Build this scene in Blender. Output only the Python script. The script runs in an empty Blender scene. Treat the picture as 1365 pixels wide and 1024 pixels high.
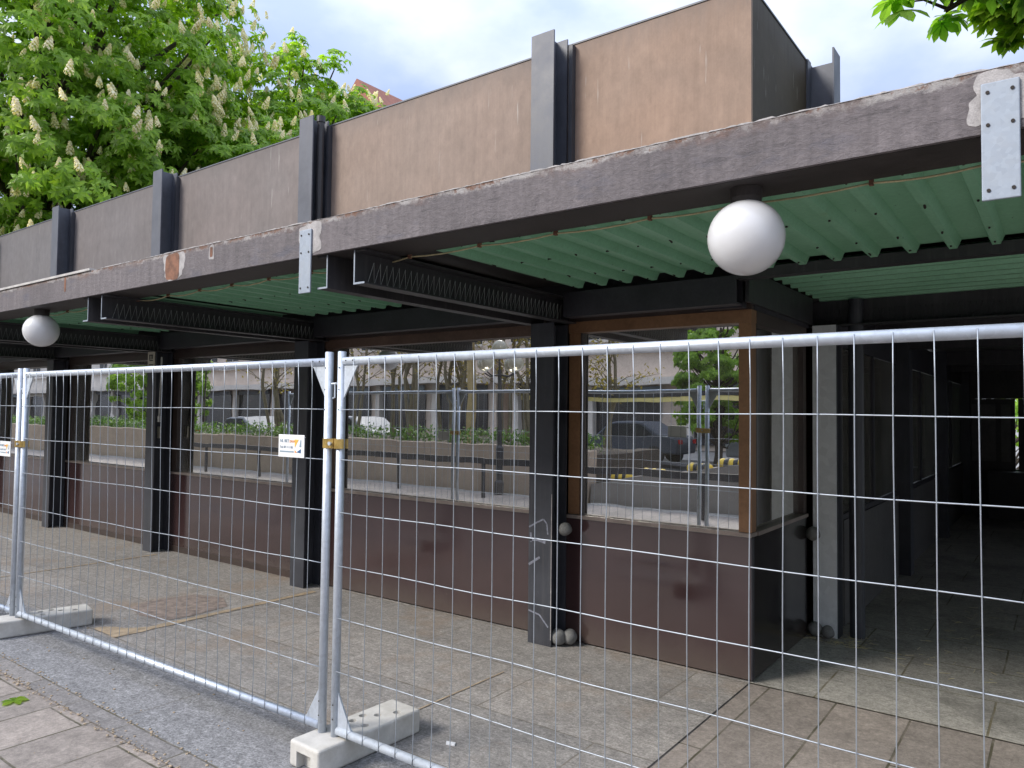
import bpy, math, random
import numpy as np
from mathutils import Vector, Matrix, Euler
random.seed(7)
rng = np.random.default_rng(11)
R = math.radians
S = bpy.context.scene
COL = S.collection
PI = math.pi

# ------------------------------------------------------------------ helpers
def tag(o, label=None, cat=None, group=None, kind=None):
    if label: o['label'] = label
    if cat: o['category'] = cat
    if group: o['group'] = group
    if kind: o['kind'] = kind
    return o

def empty(name, loc=(0, 0, 0), rz=0.0, label=None, cat=None, group=None):
    o = bpy.data.objects.new(name, None)
    o.empty_display_size = 0.2
    o.location = loc
    o.rotation_euler = (0, 0, rz)
    COL.objects.link(o)
    return tag(o, label, cat, group)

def wl(o):
    v = Vector((0, 0, 0))
    while o is not None:
        v += Vector(o.location)
        o = o.parent
    return v

class MB:
    """collects primitives (world or local coordinates) and links them as one mesh object"""
    def __init__(s): s.v = []; s.f = []; s.m = []
    def add(s, vs, fs, mi=0):
        n = len(s.v)
        s.v += [tuple(p) for p in vs]
        s.f += [tuple(i + n for i in f) for f in fs]
        s.m += [mi] * len(fs)
        return s
    def box(s, x0, x1, y0, y1, z0, z1, mi=0):
        vs = [(x0, y0, z0), (x1, y0, z0), (x1, y1, z0), (x0, y1, z0), (x0, y0, z1), (x1, y0, z1), (x1, y1, z1), (x0, y1, z1)]
        return s.add(vs, [(0, 3, 2, 1), (4, 5, 6, 7), (0, 1, 5, 4), (1, 2, 6, 5), (2, 3, 7, 6), (3, 0, 4, 7)], mi)
    def tube(s, pts, r, n=8, mi=0, caps=True):
        P = [Vector(p) for p in pts]
        rad = r if isinstance(r, (list, tuple)) else [r] * len(P)
        base = len(s.v)
        up = None
        for i, p in enumerate(P):
            if i == 0: d = P[1] - P[0]
            elif i == len(P) - 1: d = P[-1] - P[-2]
            else: d = P[i + 1] - P[i - 1]
            d = d.normalized() if d.length > 1e-9 else Vector((0, 0, 1))
            if up is None:
                up = Vector((0, 0, 1)) if abs(d.z) < .9 else Vector((1, 0, 0))
            a = d.cross(up)
            if a.length < 1e-6: a = d.cross(Vector((0, 1, 0)))
            a.normalize(); b = d.cross(a).normalized()
            up = -b if (-b).dot(up) > 0 else b
            for k in range(n):
                t = 2 * PI * k / n
                s.v.append(tuple(p + (a * math.cos(t) + b * math.sin(t)) * rad[i]))
        for i in range(len(P) - 1):
            for k in range(n):
                k2 = (k + 1) % n
                s.f.append((base + i * n + k, base + i * n + k2, base + (i + 1) * n + k2, base + (i + 1) * n + k)); s.m.append(mi)
        if caps:
            s.f.append(tuple(base + k for k in range(n))[::-1]); s.m.append(mi)
            s.f.append(tuple(base + (len(P) - 1) * n + k for k in range(n))); s.m.append(mi)
        return s
    def ball(s, c, r, nu=24, nv=14, mi=0, sz=1.0):
        b = len(s.v); c = Vector(c)
        s.v.append(tuple(c + Vector((0, 0, r * sz))))
        for j in range(1, nv):
            th = PI * j / nv
            for k in range(nu):
                ph = 2 * PI * k / nu
                s.v.append(tuple(c + Vector((r * math.sin(th) * math.cos(ph), r * math.sin(th) * math.sin(ph), r * sz * math.cos(th)))))
        s.v.append(tuple(c - Vector((0, 0, r * sz))))
        e = len(s.v) - 1
        for k in range(nu):
            s.f.append((b, b + 1 + k, b + 1 + (k + 1) % nu)); s.m.append(mi)
            s.f.append((e, e - nu + (k + 1) % nu, e - nu + k)); s.m.append(mi)
        for j in range(nv - 2):
            for k in range(nu):
                k2 = (k + 1) % nu
                s.f.append((b + 1 + j * nu + k, b + 1 + (j + 1) * nu + k, b + 1 + (j + 1) * nu + k2, b + 1 + j * nu + k2)); s.m.append(mi)
        return s
    def prism(s, poly, axis, a0, a1, mi=0):
        """poly: 2-D outline; axis the extrusion axis ('x','y','z')"""
        n = len(poly)
        def P(p, a):
            return {'x': (a, p[0], p[1]), 'y': (p[0], a, p[1]), 'z': (p[0], p[1], a)}[axis]
        vs = [P(p, a0) for p in poly] + [P(p, a1) for p in poly]
        fs = [tuple(range(n))[::-1], tuple(range(n, 2 * n))] + [(i, (i + 1) % n, n + (i + 1) % n, n + i) for i in range(n)]
        return s.add(vs, fs, mi)
    def build(s, name, mat, parent=None, smooth=False, bevel=0.0, seg=2, local=False, fix=True, label=None, kind=None):
        me = bpy.data.meshes.new(name)
        org = Vector((0, 0, 0)) if (parent is None or local) else wl(parent)
        vs = np.array(s.v, dtype=float) - np.array(org)
        me.from_pydata(vs.tolist(), [], s.f)
        mats = mat if isinstance(mat, (list, tuple)) else [mat]
        for m in mats: me.materials.append(m)
        if len(mats) > 1: me.polygons.foreach_set('material_index', s.m)
        if fix:
            import bmesh
            bm = bmesh.new(); bm.from_mesh(me)
            bmesh.ops.recalc_face_normals(bm, faces=bm.faces)
            bm.to_mesh(me); bm.free()
        if smooth: me.polygons.foreach_set('use_smooth', [True] * len(me.polygons))
        me.update()
        o = bpy.data.objects.new(name, me)
        COL.objects.link(o)
        if parent is not None: o.parent = parent
        if bevel > 0:
            b = o.modifiers.new('Bevel', 'BEVEL'); b.width = bevel; b.segments = seg; b.limit_method = 'ANGLE'; b.angle_limit = R(35)
        if label: o['label'] = label
        if kind: o['kind'] = kind
        return o

def copy_tree(o, parent=None):
    c = o.copy(); COL.objects.link(c)
    if parent is not None: c.parent = parent
    for ch in list(o.children): copy_tree(ch, c)
    return c

# ------------------------------------------------------------------ materials
class NT:
    def __init__(s, name):
        s.m = bpy.data.materials.new(name); s.m.use_nodes = True
        s.t = s.m.node_tree; s.t.nodes.clear()
        s.out = s.n('ShaderNodeOutputMaterial')
    def n(s, typ, **kw):
        nd = s.t.nodes.new(typ)
        for k, v in kw.items():
            if k.startswith('i_'): nd.inputs[k[2:].replace('_', ' ')].default_value = v
            else: setattr(nd, k, v)
        return nd
    def l(s, a, b): s.t.links.new(a, b)
    def pos(s, scale=(1, 1, 1), obj=False):
        if obj: src = s.n('ShaderNodeTexCoord').outputs['Object']
        else: src = s.n('ShaderNodeNewGeometry').outputs['Position']
        mp = s.n('ShaderNodeMapping'); mp.inputs['Scale'].default_value = scale
        s.l(src, mp.inputs['Vector']); return mp.outputs['Vector']
    def noise(s, vec, scale=5, detail=6, rough=.6, dist=0):
        nd = s.n('ShaderNodeTexNoise'); nd.inputs['Scale'].default_value = scale; nd.inputs['Detail'].default_value = detail
        nd.inputs['Roughness'].default_value = rough; nd.inputs['Distortion'].default_value = dist
        s.l(vec, nd.inputs['Vector']); return nd.outputs['Fac']
    def ramp(s, fac, stops):
        nd = s.n('ShaderNodeValToRGB'); e = nd.color_ramp.elements
        while len(e) < len(stops): e.new(.5)
        for i, (p, c) in enumerate(stops):
            e[i].position = p
            e[i].color = (c, c, c, 1) if isinstance(c, (int, float)) else (*c, 1)
        s.l(fac, nd.inputs['Fac']); return nd.outputs['Color']
    def mix(s, fac, a, b, mode='MIX'):
        nd = s.n('ShaderNodeMix', data_type='RGBA', blend_type=mode)
        for i, x in ((0, fac), (6, a), (7, b)):
            if isinstance(x, (int, float)): nd.inputs[i].default_value = x if i == 0 else (x, x, x, 1)
            elif isinstance(x, tuple): nd.inputs[i].default_value = (*x, 1)
            else: s.l(x, nd.inputs[i])
        return nd.outputs[2]
    def math(s, op, a, b=0.0):
        nd = s.n('ShaderNodeMath', operation=op)
        for i, x in enumerate((a, b)):
            if isinstance(x, (int, float)): nd.inputs[i].default_value = x
            else: s.l(x, nd.inputs[i])
        return nd.outputs[0]
    def bump(s, h, strength=.3, dist=.01, prev=None):
        nd = s.n('ShaderNodeBump'); nd.inputs['Strength'].default_value = strength; nd.inputs['Distance'].default_value = dist
        s.l(h, nd.inputs['Height'])
        if prev is not None: s.l(prev, nd.inputs['Normal'])
        return nd.outputs['Normal']
    def pbr(s, col, rough=.6, metal=0.0, normal=None, spec=.5, **kw):
        b = s.n('ShaderNodeBsdfPrincipled')
        for k, x in (('Base Color', col), ('Roughness', rough), ('Metallic', metal), ('Specular IOR Level', spec)):
            if isinstance(x, tuple): b.inputs[k].default_value = (*x, 1)
            elif isinstance(x, (int, float)): b.inputs[k].default_value = x
            else: s.l(x, b.inputs[k])
        for k, x in kw.items(): b.inputs[k.replace('_', ' ')].default_value = x
        if normal is not None: s.l(normal, b.inputs['Normal'])
        s.l(b.outputs[0], s.out.inputs['Surface']); return b

def plain(name, col, rough=.6, metal=0.0, var=.25, sc=6, bump=.15, spec=.5, obj=False, dist=.004):
    t = NT(name); v = t.pos(obj=obj)
    a = t.noise(v, sc, 8, .65); b = t.noise(v, sc * 14, 4, .6)
    f = t.ramp(a, [(.3, 1 - var), (.7, 1 + var)])
    c = t.mix(1, tuple(col), f, 'MULTIPLY')
    g = t.ramp(b, [(.3, 1 - var * .5), (.7, 1 + var * .5)])
    c = t.mix(1, c, g, 'MULTIPLY')
    r = t.math('ADD', t.math('MULTIPLY', t.math('SUBTRACT', a, .5), .25), rough)
    t.pbr(c, r, metal, t.bump(b, bump, dist), spec)
    return t.m

M = {}
# dark blue-charcoal painted structural steel, with scuffs
def steel_paint(name, col, scuff=.35, obj=False):
    t = NT(name); v = t.pos(obj=obj)
    a = t.noise(v, 3.5, 8, .7); st = t.noise(t.pos((14, 14, .8), obj), 2.0, 6, .7)
    sc = t.ramp(t.noise(v, 23, 8, .75), [(.62, 0.0), (.72, scuff)])
    c = t.mix(t.ramp(a, [(.3, 0.0), (.75, 1.0)]), tuple(x * .7 for x in col), tuple(x * 1.35 for x in col))
    c = t.mix(t.ramp(st, [(.5, 0.0), (.8, .35)]), c, (.13, .125, .125))
    c = t.mix(sc, c, (.17, .17, .18))
    t.pbr(c, t.ramp(a, [(.3, .38), (.7, .6)]), 0.0, t.bump(t.noise(v, 60, 4), .12, .003))
    return t.m
M['steel'] = steel_paint('charcoal_paint', (.042, .045, .056))
M['steel_hi'] = steel_paint('slate_paint', (.085, .092, .115), .25)
M['beam'] = steel_paint('black_paint', (.036, .035, .039), .25)
M['brown_dark'] = plain('dark_brown_paint', (.05, .035, .030), .45, 0, .3, 4)
M['black_board'] = plain('dark_board', (.028, .027, .034), .5, 0, .3, 4)
M['brown'] = plain('bronze_anodised', (.25, .135, .07), .4, .2, .22, 3, .05)
M['brown_mid'] = plain('faded_brown_paint', (.12, .075, .056), .45, .1, .25, 3, .05)
M['interior'] = plain('interior_wall', (.045, .03, .026), .8, 0, .3, 1.5)
M['interior_red'] = plain('interior_red_wall', (.16, .06, .045), .8, 0, .2, 1.5)
M['interior_floor'] = plain('interior_floor', (.05, .045, .04), .6, 0, .3, 2)
M['dark_in'] = plain('passage_dark', (.085, .08, .078), .6, 0, .3, 2)
M['passage_grey'] = plain('passage_grey_board', (.16, .155, .15), .6, 0, .25, 2)
M['bolt'] = plain('dark_bolt', (.03, .025, .022), .6, .5)
M['rust'] = plain('rust', (.20, .095, .058), .85, 0, .5, 14, .3)
M['cable'] = plain('old_cable', (.52, .45, .26), .6, 0, .3, 20)
M['spike'] = plain('spike_wire', (.22, .235, .225), .4, .6, .2, 20)
M['ball'] = plain('foam_grey', (.17, .17, .165), .75, 0, .3, 18, .3)
M['white_plastic'] = plain('sign_white', (.82, .83, .84), .35, 0, .05, 8, .02)
M['sign_blue'] = plain('sign_blue', (.05, .13, .27), .4, 0, .05)
M['sign_grey'] = plain('sign_grey', (.25, .33, .40), .4, 0, .05)
M['sign_orange'] = plain('sign_orange', (.80, .30, .08), .4, 0, .05)
M['sign_yellow'] = plain('sign_yellow', (.78, .48, .10), .4, 0, .05)
M['plate_cream'] = plain('plate_cream', (.55, .52, .42), .6, 0, .15, 9)
M['plate_ink'] = plain('plate_ink', (.03, .03, .03), .6)
M['strap'] = plain('strap_grey', (.50, .49, .47), .7, 0, .2, 20)
M['zincyel'] = plain('yellow_zinc', (.62, .43, .14), .35, .7, .25, 25)
M['bark'] = plain('bark', (.065, .05, .038), .9, 0, .4, 9, .6, dist=.03)
M['pale_bark'] = plain('pale_bark', (.20, .17, .11), .9, 0, .3, 9, .5)

def galv(name, base=(.57, .625, .70), rough=.52, metal=.6, sc=26, obj=True):
    t = NT(name); v = t.pos(obj=obj)
    vo = t.n('ShaderNodeTexVoronoi'); vo.inputs['Scale'].default_value = sc * 2; t.l(v, vo.inputs['Vector'])
    sp = t.ramp(vo.outputs['Color'], [(.0, .9), (1, 1.06)])
    d = t.noise(v, sc * .35, 7, .7)
    c = t.mix(1, base, sp, 'MULTIPLY')
    c = t.mix(t.ramp(d, [(.48, 0.0), (.72, .45)]), c, (.36, .38, .40))
    t.pbr(c, t.ramp(d, [(.3, rough - .1), (.7, rough + .15)]), metal, t.bump(d, .15, .002))
    return t.m
M['galv'] = galv('galvanised_tube')
M['wire'] = galv('galvanised_wire', (.40, .44, .49), .48, .7)
M['galv_plate'] = galv('galvanised_plate', (.30, .345, .41), .55, .35, 34, obj=False)
M['galv_col'] = galv('grey_column_paint', (.74, .77, .80), .55, .0, 9, obj=False)

# concrete feet
def concrete(name, col, obj=True, sc=9, pit=1.0):
    t = NT(name); v = t.pos(obj=obj)
    a = t.noise(v, sc, 8, .65); b = t.noise(v, sc * 16, 5, .7)
    st = t.noise(v, sc * .4, 5, .7)
    c = t.mix(t.ramp(a, [(.3, 0.0), (.7, 1.0)]), tuple(x * .78 for x in col), tuple(min(x * 1.1, .9) for x in col))
    c = t.mix(t.ramp(st, [(.52, 0.0), (.75, .5)]), c, tuple(x * y for x, y in zip(col, (.62, .58, .5))))
    c = t.mix(t.ramp(b, [(.64, 0.0), (.70, .6 * pit)]), c, tuple(x * .45 for x in col))
    n = t.bump(b, .5, .004)
    t.pbr(c, .88, 0, n, .25)
    return t.m
M['concrete'] = concrete('white_concrete', (.58, .565, .53))
M['wall_conc'] = concrete('wall_concrete', (.42, .335, .26), False, 1.2, .5)
M['ramp_conc'] = concrete('ramp_concrete', (.27, .245, .22), False, 1.2, .5)

# upper sheet panels: faded bronze paint, vertical run marks
def panel_mat(name, a, b, seed):
    t = NT(name); v = t.pos()
    low = t.noise(v, .55, 4, .55)
    stv = t.pos((11, 11, .35)); st = t.noise(stv, 1.6, 7, .68)
    fine = t.noise(t.pos((70, 70, 1.6)), 1.0, 5, .7)
    sp = t.noise(v, 45, 6, .75)
    c = t.mix(t.ramp(low, [(.3, 0.0), (.7, 1.0)]), a, b)
    c = t.mix(1, c, t.ramp(st, [(.28, .92), (.72, 1.06)]), 'MULTIPLY')
    c = t.mix(1, c, t.ramp(fine, [(.3, .97), (.7, 1.03)]), 'MULTIPLY')
    c = t.mix(t.ramp(sp, [(.62, 0.0), (.72, .3)]), c, tuple(x * .6 for x in a))
    c = t.mix(1, c, t.ramp(t.noise(t.pos((1, 1, .6)), 14, 7, .75), [(.3, .86), (.7, 1.12)]), 'MULTIPLY')
    c = t.mix(1, c, t.ramp(t.noise(t.pos((1, 1, .8)), 2.2, 6, .65), [(.3, .88), (.7, 1.10)]), 'MULTIPLY')
    # thin pale drips, where water ran over the top edge
    dv = t.n('ShaderNodeMapping'); dv.inputs['Scale'].default_value = (24, 24, 1.0); dv.inputs['Location'].default_value = (seed, 0, seed * 3.1)
    t.l(t.n('ShaderNodeNewGeometry').outputs['Position'], dv.inputs['Vector'])
    dr = t.noise(dv.outputs['Vector'], 1.9, 3, .6)
    c = t.mix(t.ramp(dr, [(.69, 0.0), (.73, .6)]), c, (.46, .44, .42))
    # dark line of dirt along the top edge
    z = t.n('ShaderNodeSeparateXYZ'); t.l(v, z.inputs[0])
    zz = t.math('ADD', z.outputs['Z'], t.math('MULTIPLY', t.math('SUBTRACT', st, .5), .35))
    c = t.mix(t.ramp(t.math('SUBTRACT', zz, 3.85), [(.55, 0.0), (.78, .45)]), c, (.12, .11, .105))
    t.pbr(c, .66, 0, t.bump(sp, .12, .003, t.bump(low, .4, .05)), .25)
    return t.m
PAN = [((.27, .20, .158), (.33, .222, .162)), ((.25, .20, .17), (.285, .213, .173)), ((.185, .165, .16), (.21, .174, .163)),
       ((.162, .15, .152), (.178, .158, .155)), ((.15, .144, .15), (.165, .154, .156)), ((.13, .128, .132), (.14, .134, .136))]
for i, (a, b) in enumerate(PAN): M['panel%d' % i] = panel_mat('faded_panel_%d' % i, a, b, i * 2.37)

# fascia: mauve-grey weathered paint, flaking white along the top
def fascia_mat():
    t = NT('weathered_fascia'); v = t.pos()
    st = t.noise(t.pos((9, 9, 1.0)), 1.8, 7, .7); fi = t.noise(v, 55, 7, .75); lo = t.noise(v, 1.1, 5, .6)
    c = t.mix(t.ramp(lo, [(.3, 0.0), (.7, 1.0)]), (.125, .112, .119), (.185, .165, .172))
    c = t.mix(1, c, t.ramp(st, [(.28, .72), (.75, 1.22)]), 'MULTIPLY')
    c = t.mix(1, c, t.ramp(fi, [(.3, .85), (.7, 1.15)]), 'MULTIPLY')
    bl = t.noise(t.pos((2.2, 2.2, 7)), 1.3, 4, .6)
    c = t.mix(t.ramp(bl, [(.60, 0.0), (.72, .4)]), c, (.07, .08, .12))
    dk = t.noise(t.pos((1.2, 1.2, 3.5)), 3.2, 9, .82, .5)
    c = t.mix(t.ramp(dk, [(.56, 0.0), (.64, .55)]), c, (.055, .05, .056))
    pk = t.noise(v, 38, 6, .8)
    c = t.mix(t.ramp(pk, [(.69, 0.0), (.72, .6)]), c, (.34, .32, .32))
    z = t.n('ShaderNodeSeparateXYZ'); t.l(v, z.inputs[0])
    w = t.math('MULTIPLY', t.math('SUBTRACT', t.noise(t.pos((1, 1, 1)), 11, 9, .8), .5), .11)
    zz = t.math('ADD', z.outputs['Z'], w)
    rz_ = t.math('ADD', z.outputs['Z'], t.math('MULTIPLY', t.math('SUBTRACT', t.noise(v, 2.6, 7, .8), .5), .22))
    # rusty bleeding under the edge
    c = t.mix(t.math('MULTIPLY', t.ramp(t.math('SUBTRACT', rz_, 2.0), [(.745, 0.0), (.80, .75)]), t.ramp(t.noise(v, 1.7, 4, .7), [(.5, 0.0), (.62, 1.0)])), c, (.20, .10, .06))
    c = t.mix(t.ramp(t.math('SUBTRACT', zz, 2.0), [(.757, 0.0), (.770, .9)]), c, t.mix(t.ramp(t.noise(v, 3.1, 7, .8), [(.42, 0.0), (.55, 1.0)]), (.15, .12, .115), (.37, .355, .35)))
    c = t.mix(t.math('MULTIPLY', t.ramp(t.math('SUBTRACT', zz, 2.0), [(.768, 0.0), (.775, .9)]), t.ramp(t.noise(v, 6, 6, .8), [(.5, 0.0), (.56, 1.0)])), c, (.17, .09, .06))
    cr = t.noise(t.pos((1, 1, 2.2)), 26, 8, .8, .8)
    c = t.mix(1, c, t.ramp(cr, [(.3, .76), (.7, 1.22)]), 'MULTIPLY')
    t.pbr(c, .68, 0, t.bump(cr, .8, .008, t.bump(fi, .4, .003)), .35)
    return t.m
M['fascia'] = fascia_mat()
M['fascia_patch'] = plain('bare_primer', (.35, .335, .335), .75, 0, .35, 14, .4)
M['flash'] = plain('edge_flashing', (.50, .48, .46), .5, .2, .25, 9)
M['soffit'] = plain('soffit_brown_black', (.030, .025, .024), .6, 0, .35, 7)

# green corrugated sheet with dark chips and rust at the ends
def green_mat():
    t = NT('green_corrugated'); v = t.pos()
    a = t.noise(v, 2.2, 6, .65); ch = t.noise(t.pos((1, .35, 1)), 16, 7, .75); sp = t.noise(v, 60, 4, .7)
    c = t.mix(t.ramp(a, [(.3, 0.0), (.7, 1.0)]), (.195, .43, .27), (.25, .50, .335))
    c = t.mix(1, c, t.ramp(sp, [(.3, .9), (.7, 1.1)]), 'MULTIPLY')
    c = t.mix(t.ramp(ch, [(.665, 0.0), (.69, .9)]), c, (.03, .035, .033))
    c = t.mix(t.ramp(t.noise(v, 7, 6, .7), [(.60, 0.0), (.8, .45)]), c, (.16, .24, .11))
    t.pbr(c, .5, 0, t.bump(ch, .2, .004), .4)
    return t.m
M['green'] = green_mat()

# polished brown plinth laminate
def plinth_mat(name, col, r):
    t = NT(name); v = t.pos()
    a = t.noise(v, 1.6, 6, .6); b = t.noise(v, 40, 6, .7)
    c = t.mix(t.ramp(a, [(.3, 0.0), (.7, 1.0)]), tuple(x * .85 for x in col), tuple(x * 1.2 for x in col))
    z = t.n('ShaderNodeSeparateXYZ'); t.l(v, z.inputs[0])
    zz = t.math('ADD', z.outputs['Z'], t.math('MULTIPLY', t.math('SUBTRACT', t.noise(v, 6, 6, .7), .5), .25))
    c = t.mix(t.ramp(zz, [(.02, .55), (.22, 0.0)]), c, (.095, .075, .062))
    c = t.mix(t.ramp(b, [(.66, 0.0), (.74, .35)]), c, (.15, .12, .11))
    t.pbr(c, t.ramp(a, [(.3, r), (.7, r + .1)]), 0, t.bump(a, .05, .012), .95)
    return t.m
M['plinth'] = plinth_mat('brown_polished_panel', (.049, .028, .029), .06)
M['plinth_side_shade'] = plinth_mat('shade_tinted_polished_panel', (.016, .013, .014), .12)  # same maroon as the front, with shade and dark reflections put into the colour
M['sill'] = plain('sill_alu', (.24, .20, .18), .45, .3, .25, 10)

# glass: tinted reflective pane
def glass_mat(name, refl, tint, ior=1.9):
    t = NT(name)
    fr = t.n('ShaderNodeFresnel'); fr.inputs['IOR'].default_value = ior
    v = t.pos(); d = t.noise(v, 3, 6, .7)
    wob = t.bump(t.noise(v, 1.3, 2, .5), .045, .03)
    tr = t.n('ShaderNodeBsdfTransparent'); tr.inputs['Color'].default_value = (*tint, 1)
    gl = t.n('ShaderNodeBsdfGlossy'); gl.inputs['Roughness'].default_value = .0; gl.inputs['Color'].default_value = (.95, .96, .95, 1)
    t.l(wob, gl.inputs['Normal'])
    df = t.n('ShaderNodeBsdfDiffuse'); df.inputs['Color'].default_value = (.42, .39, .35, 1)
    m1 = t.n('ShaderNodeMixShader'); t.l(t.math('ADD', fr.outputs[0], refl), m1.inputs[0]); t.l(tr.outputs[0], m1.inputs[1]); t.l(gl.outputs[0], m1.inputs[2])
    m2 = t.n('ShaderNodeMixShader'); t.l(t.ramp(d, [(.35, .08), (.75, .24)]), m2.inputs[0]); t.l(m1.outputs[0], m2.inputs[1]); t.l(df.outputs[0], m2.inputs[2])
    t.l(m2.outputs[0], t.out.inputs['Surface'])
    return t.m
M['glass'] = glass_mat('window_glass', .74, (.62, .66, .62), 1.9)
M['glass_thin'] = glass_mat('shop_glass', .05, (.7, .74, .7), 1.5)

# milky lamp globe
t = NT('opal_globe'); v = t.pos(obj=True)
d = t.noise(v, 60, 4, .7); lo = t.noise(v, 5, 5, .6)
c = t.mix(t.ramp(lo, [(.35, 0.0), (.75, .5)]), (.62, .63, .655), (.57, .565, .56))
c = t.mix(t.ramp(d, [(.70, 0.0), (.74, .5)]), c, (.35, .28, .2))
t.pbr(c, .22, 0, None, .5, Subsurface_Weight=.9, Coat_Weight=.1, Subsurface_Scale=.25, Subsurface_Radius=(1, 1, 1))
M['globe'] = t.m

# paving -------------------------------------------------------------
def paving(name, c1, c2, mortar, bw, rh, off=.5, msize=.006, swap=False, grain=.5, blotch=(.12, .09, .06), bl=.4, tile_var=.5, origin=(0, 0), riven=.4):
    t = NT(name)
    g = t.n('ShaderNodeNewGeometry').outputs['Position']
    mp = t.n('ShaderNodeMapping'); mp.vector_type = 'POINT'
    mp.inputs['Location'].default_value = (-origin[0], -origin[1], 0)
    t.l(g, mp.inputs['Vector']); v = mp.outputs['Vector']
    if swap:
        sx = t.n('ShaderNodeSeparateXYZ'); t.l(v, sx.inputs[0]); cx = t.n('ShaderNodeCombineXYZ')
        t.l(sx.outputs['Y'], cx.inputs['X']); t.l(sx.outputs['X'], cx.inputs['Y']); v = cx.outputs[0]
    wob = t.n('ShaderNodeTexNoise'); wob.inputs['Scale'].default_value = 3; t.l(v, wob.inputs['Vector'])
    va = t.n('ShaderNodeVectorMath', operation='MULTIPLY_ADD'); t.l(wob.outputs['Color'], va.inputs[0]); va.inputs[1].default_value = (.012, .012, 0); t.l(v, va.inputs[2])
    br = t.n('ShaderNodeTexBrick'); br.offset = off; br.inputs['Scale'].default_value = 1; br.inputs['Brick Width'].default_value = bw; br.inputs['Row Height'].default_value = rh
    br.inputs['Mortar Size'].default_value = msize; br.inputs['Mortar Smooth'].default_value = .3; br.inputs['Bias'].default_value = 0
    br.inputs['Color1'].default_value = (0, 0, 0, 1); br.inputs['Color2'].default_value = (1, 1, 1, 1); br.inputs['Mortar'].default_value = (.5, .5, .5, 1)
    t.l(va.outputs[0], br.inputs['Vector'])
    a = t.noise(g, 1.3, 7, .65); fi = t.noise(g, 75, 8, .8)
    stretch = t.noise(t.pos((9, 60, 1)) if not swap else t.pos((60, 9, 1)), 1, 6, .75)
    mid = t.noise(g, 9, 7, .75, .6)
    tv = t.mix(tile_var, .5, br.outputs['Color'])
    c = t.mix(tv, c1, c2)
    c = t.mix(1, c, t.ramp(mid, [(.28, .68), (.72, 1.3)]), 'MULTIPLY')
    c = t.mix(1, c, t.ramp(fi, [(.32, 1 - grain), (.68, 1 + grain)]), 'MULTIPLY')
    gr = t.noise(g, 34, 6, .85)
    c = t.mix(1, c, t.ramp(gr, [(.34, 1 - grain * .8), (.66, 1 + grain * .8)]), 'MULTIPLY')
    c = t.mix(1, c, t.ramp(stretch, [(.3, 1 - riven * .5), (.7, 1 + riven * .5)]), 'MULTIPLY')
    c = t.mix(t.ramp(a, [(.52, 0.0), (.70, bl)]), c, blotch)
    dark = t.noise(g, 2.7, 8, .75)
    c = t.mix(t.ramp(dark, [(.66, 0.0), (.76, .45)]), c, (.035, .033, .032))
    pale = t.noise(g, 30, 5, .8)
    c = t.mix(t.ramp(pale, [(.70, 0.0), (.74, .5)]), c, (.33, .30, .25))
    jm = t.math('MULTIPLY', br.outputs['Fac'], t.ramp(t.noise(g, 4, 5, .7), [(.35, .35), (.6, 1.0)]))
    c = t.mix(jm, c, mortar)
    n = t.bump(fi, .45, .006, t.bump(stretch, riven, .008, t.bump(t.math('SUBTRACT', 1, br.outputs['Fac']), .6, .006)))
    t.pbr(c, t.ramp(mid, [(.3, .66), (.7, .85)]), 0, n, .35)
    return t.m
M['slate'] = paving('grey_stone_paving', (.25, .238, .225), (.335, .31, .285), (.17, .15, .12), 1.9, .68, .42, .006, False, .45, (.27, .19, .125), .6, .75, (-5.8, 2.1))
M['granite'] = paving('grey_granite_paving', (.22, .22, .226), (.265, .262, .262), (.15, .135, .11), 2.6, 1.4, .4, .004, False, .62, (.15, .145, .14), .3, .5, (-5.8, 1.4), .25)
M['slabs'] = paving('brown_sandstone_slabs', (.25, .22, .196), (.325, .283, .25), (.085, .078, .05), 1.12, .4, .37, .007, True, .26, (.165, .15, .14), .4, .9, (3.67, -3.67), .15)
M['edging'] = paving('edging_stones', (.20, .19, .185), (.27, .25, .235), (.10, .09, .06), .55, .13, .5, .006, False, .4, (.13, .12, .11), .3, .8, (0, 1.97), .2)
M['dark_tiles'] = paving('passage_tiles', (.33, .315, .285), (.40, .38, .345), (.15, .13, .075), .9, .62, .4, .007, False, .38, (.06, .058, .05), .5, .8, (0, 4.845), .35)
M['asphalt'] = plain('asphalt', (.05, .05, .052), .9, 0, .25, 3, .5)
M['pavement'] = plain('street_pavement', (.25, .24, .225), .85, 0, .25, 2.5, .3)
M['red_patch'] = plain('red_brown_patch', (.24, .195, .17), .88, 0, .5, 16, .5)
M['tan_joint'] = plain('tan_mortar', (.37, .29, .20), .85, 0, .35, 11, .4)

# foliage ------------------------------------------------------------
def leaf_mat(name, cols, trans=.35, rough=.45):
    t = NT(name)
    rnd = t.n('ShaderNodeNewGeometry').outputs['Random Per Island']
    v = t.pos(obj=True)
    lo = t.noise(v, .9, 4, .6)
    c = t.ramp(rnd, [(0, cols[0]), (.45, cols[1]), (1, cols[2])])
    c = t.mix(1, c, t.ramp(lo, [(.3, .8), (.7, 1.2)]), 'MULTIPLY')
    b = t.n('ShaderNodeBsdfPrincipled'); t.l(c, b.inputs['Base Color']); b.inputs['Roughness'].default_value = rough; b.inputs['Specular IOR Level'].default_value = .4
    tl = t.n('ShaderNodeBsdfTranslucent'); t.l(t.mix(1, c, (1.5, 1.55, .5), 'MULTIPLY'), tl.inputs['Color'])
    ms = t.n('ShaderNodeMixShader'); ms.inputs[0].default_value = trans
    t.l(b.outputs[0], ms.inputs[1]); t.l(tl.outputs[0], ms.inputs[2]); t.l(ms.outputs[0], t.out.inputs['Surface'])
    return t.m
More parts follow.
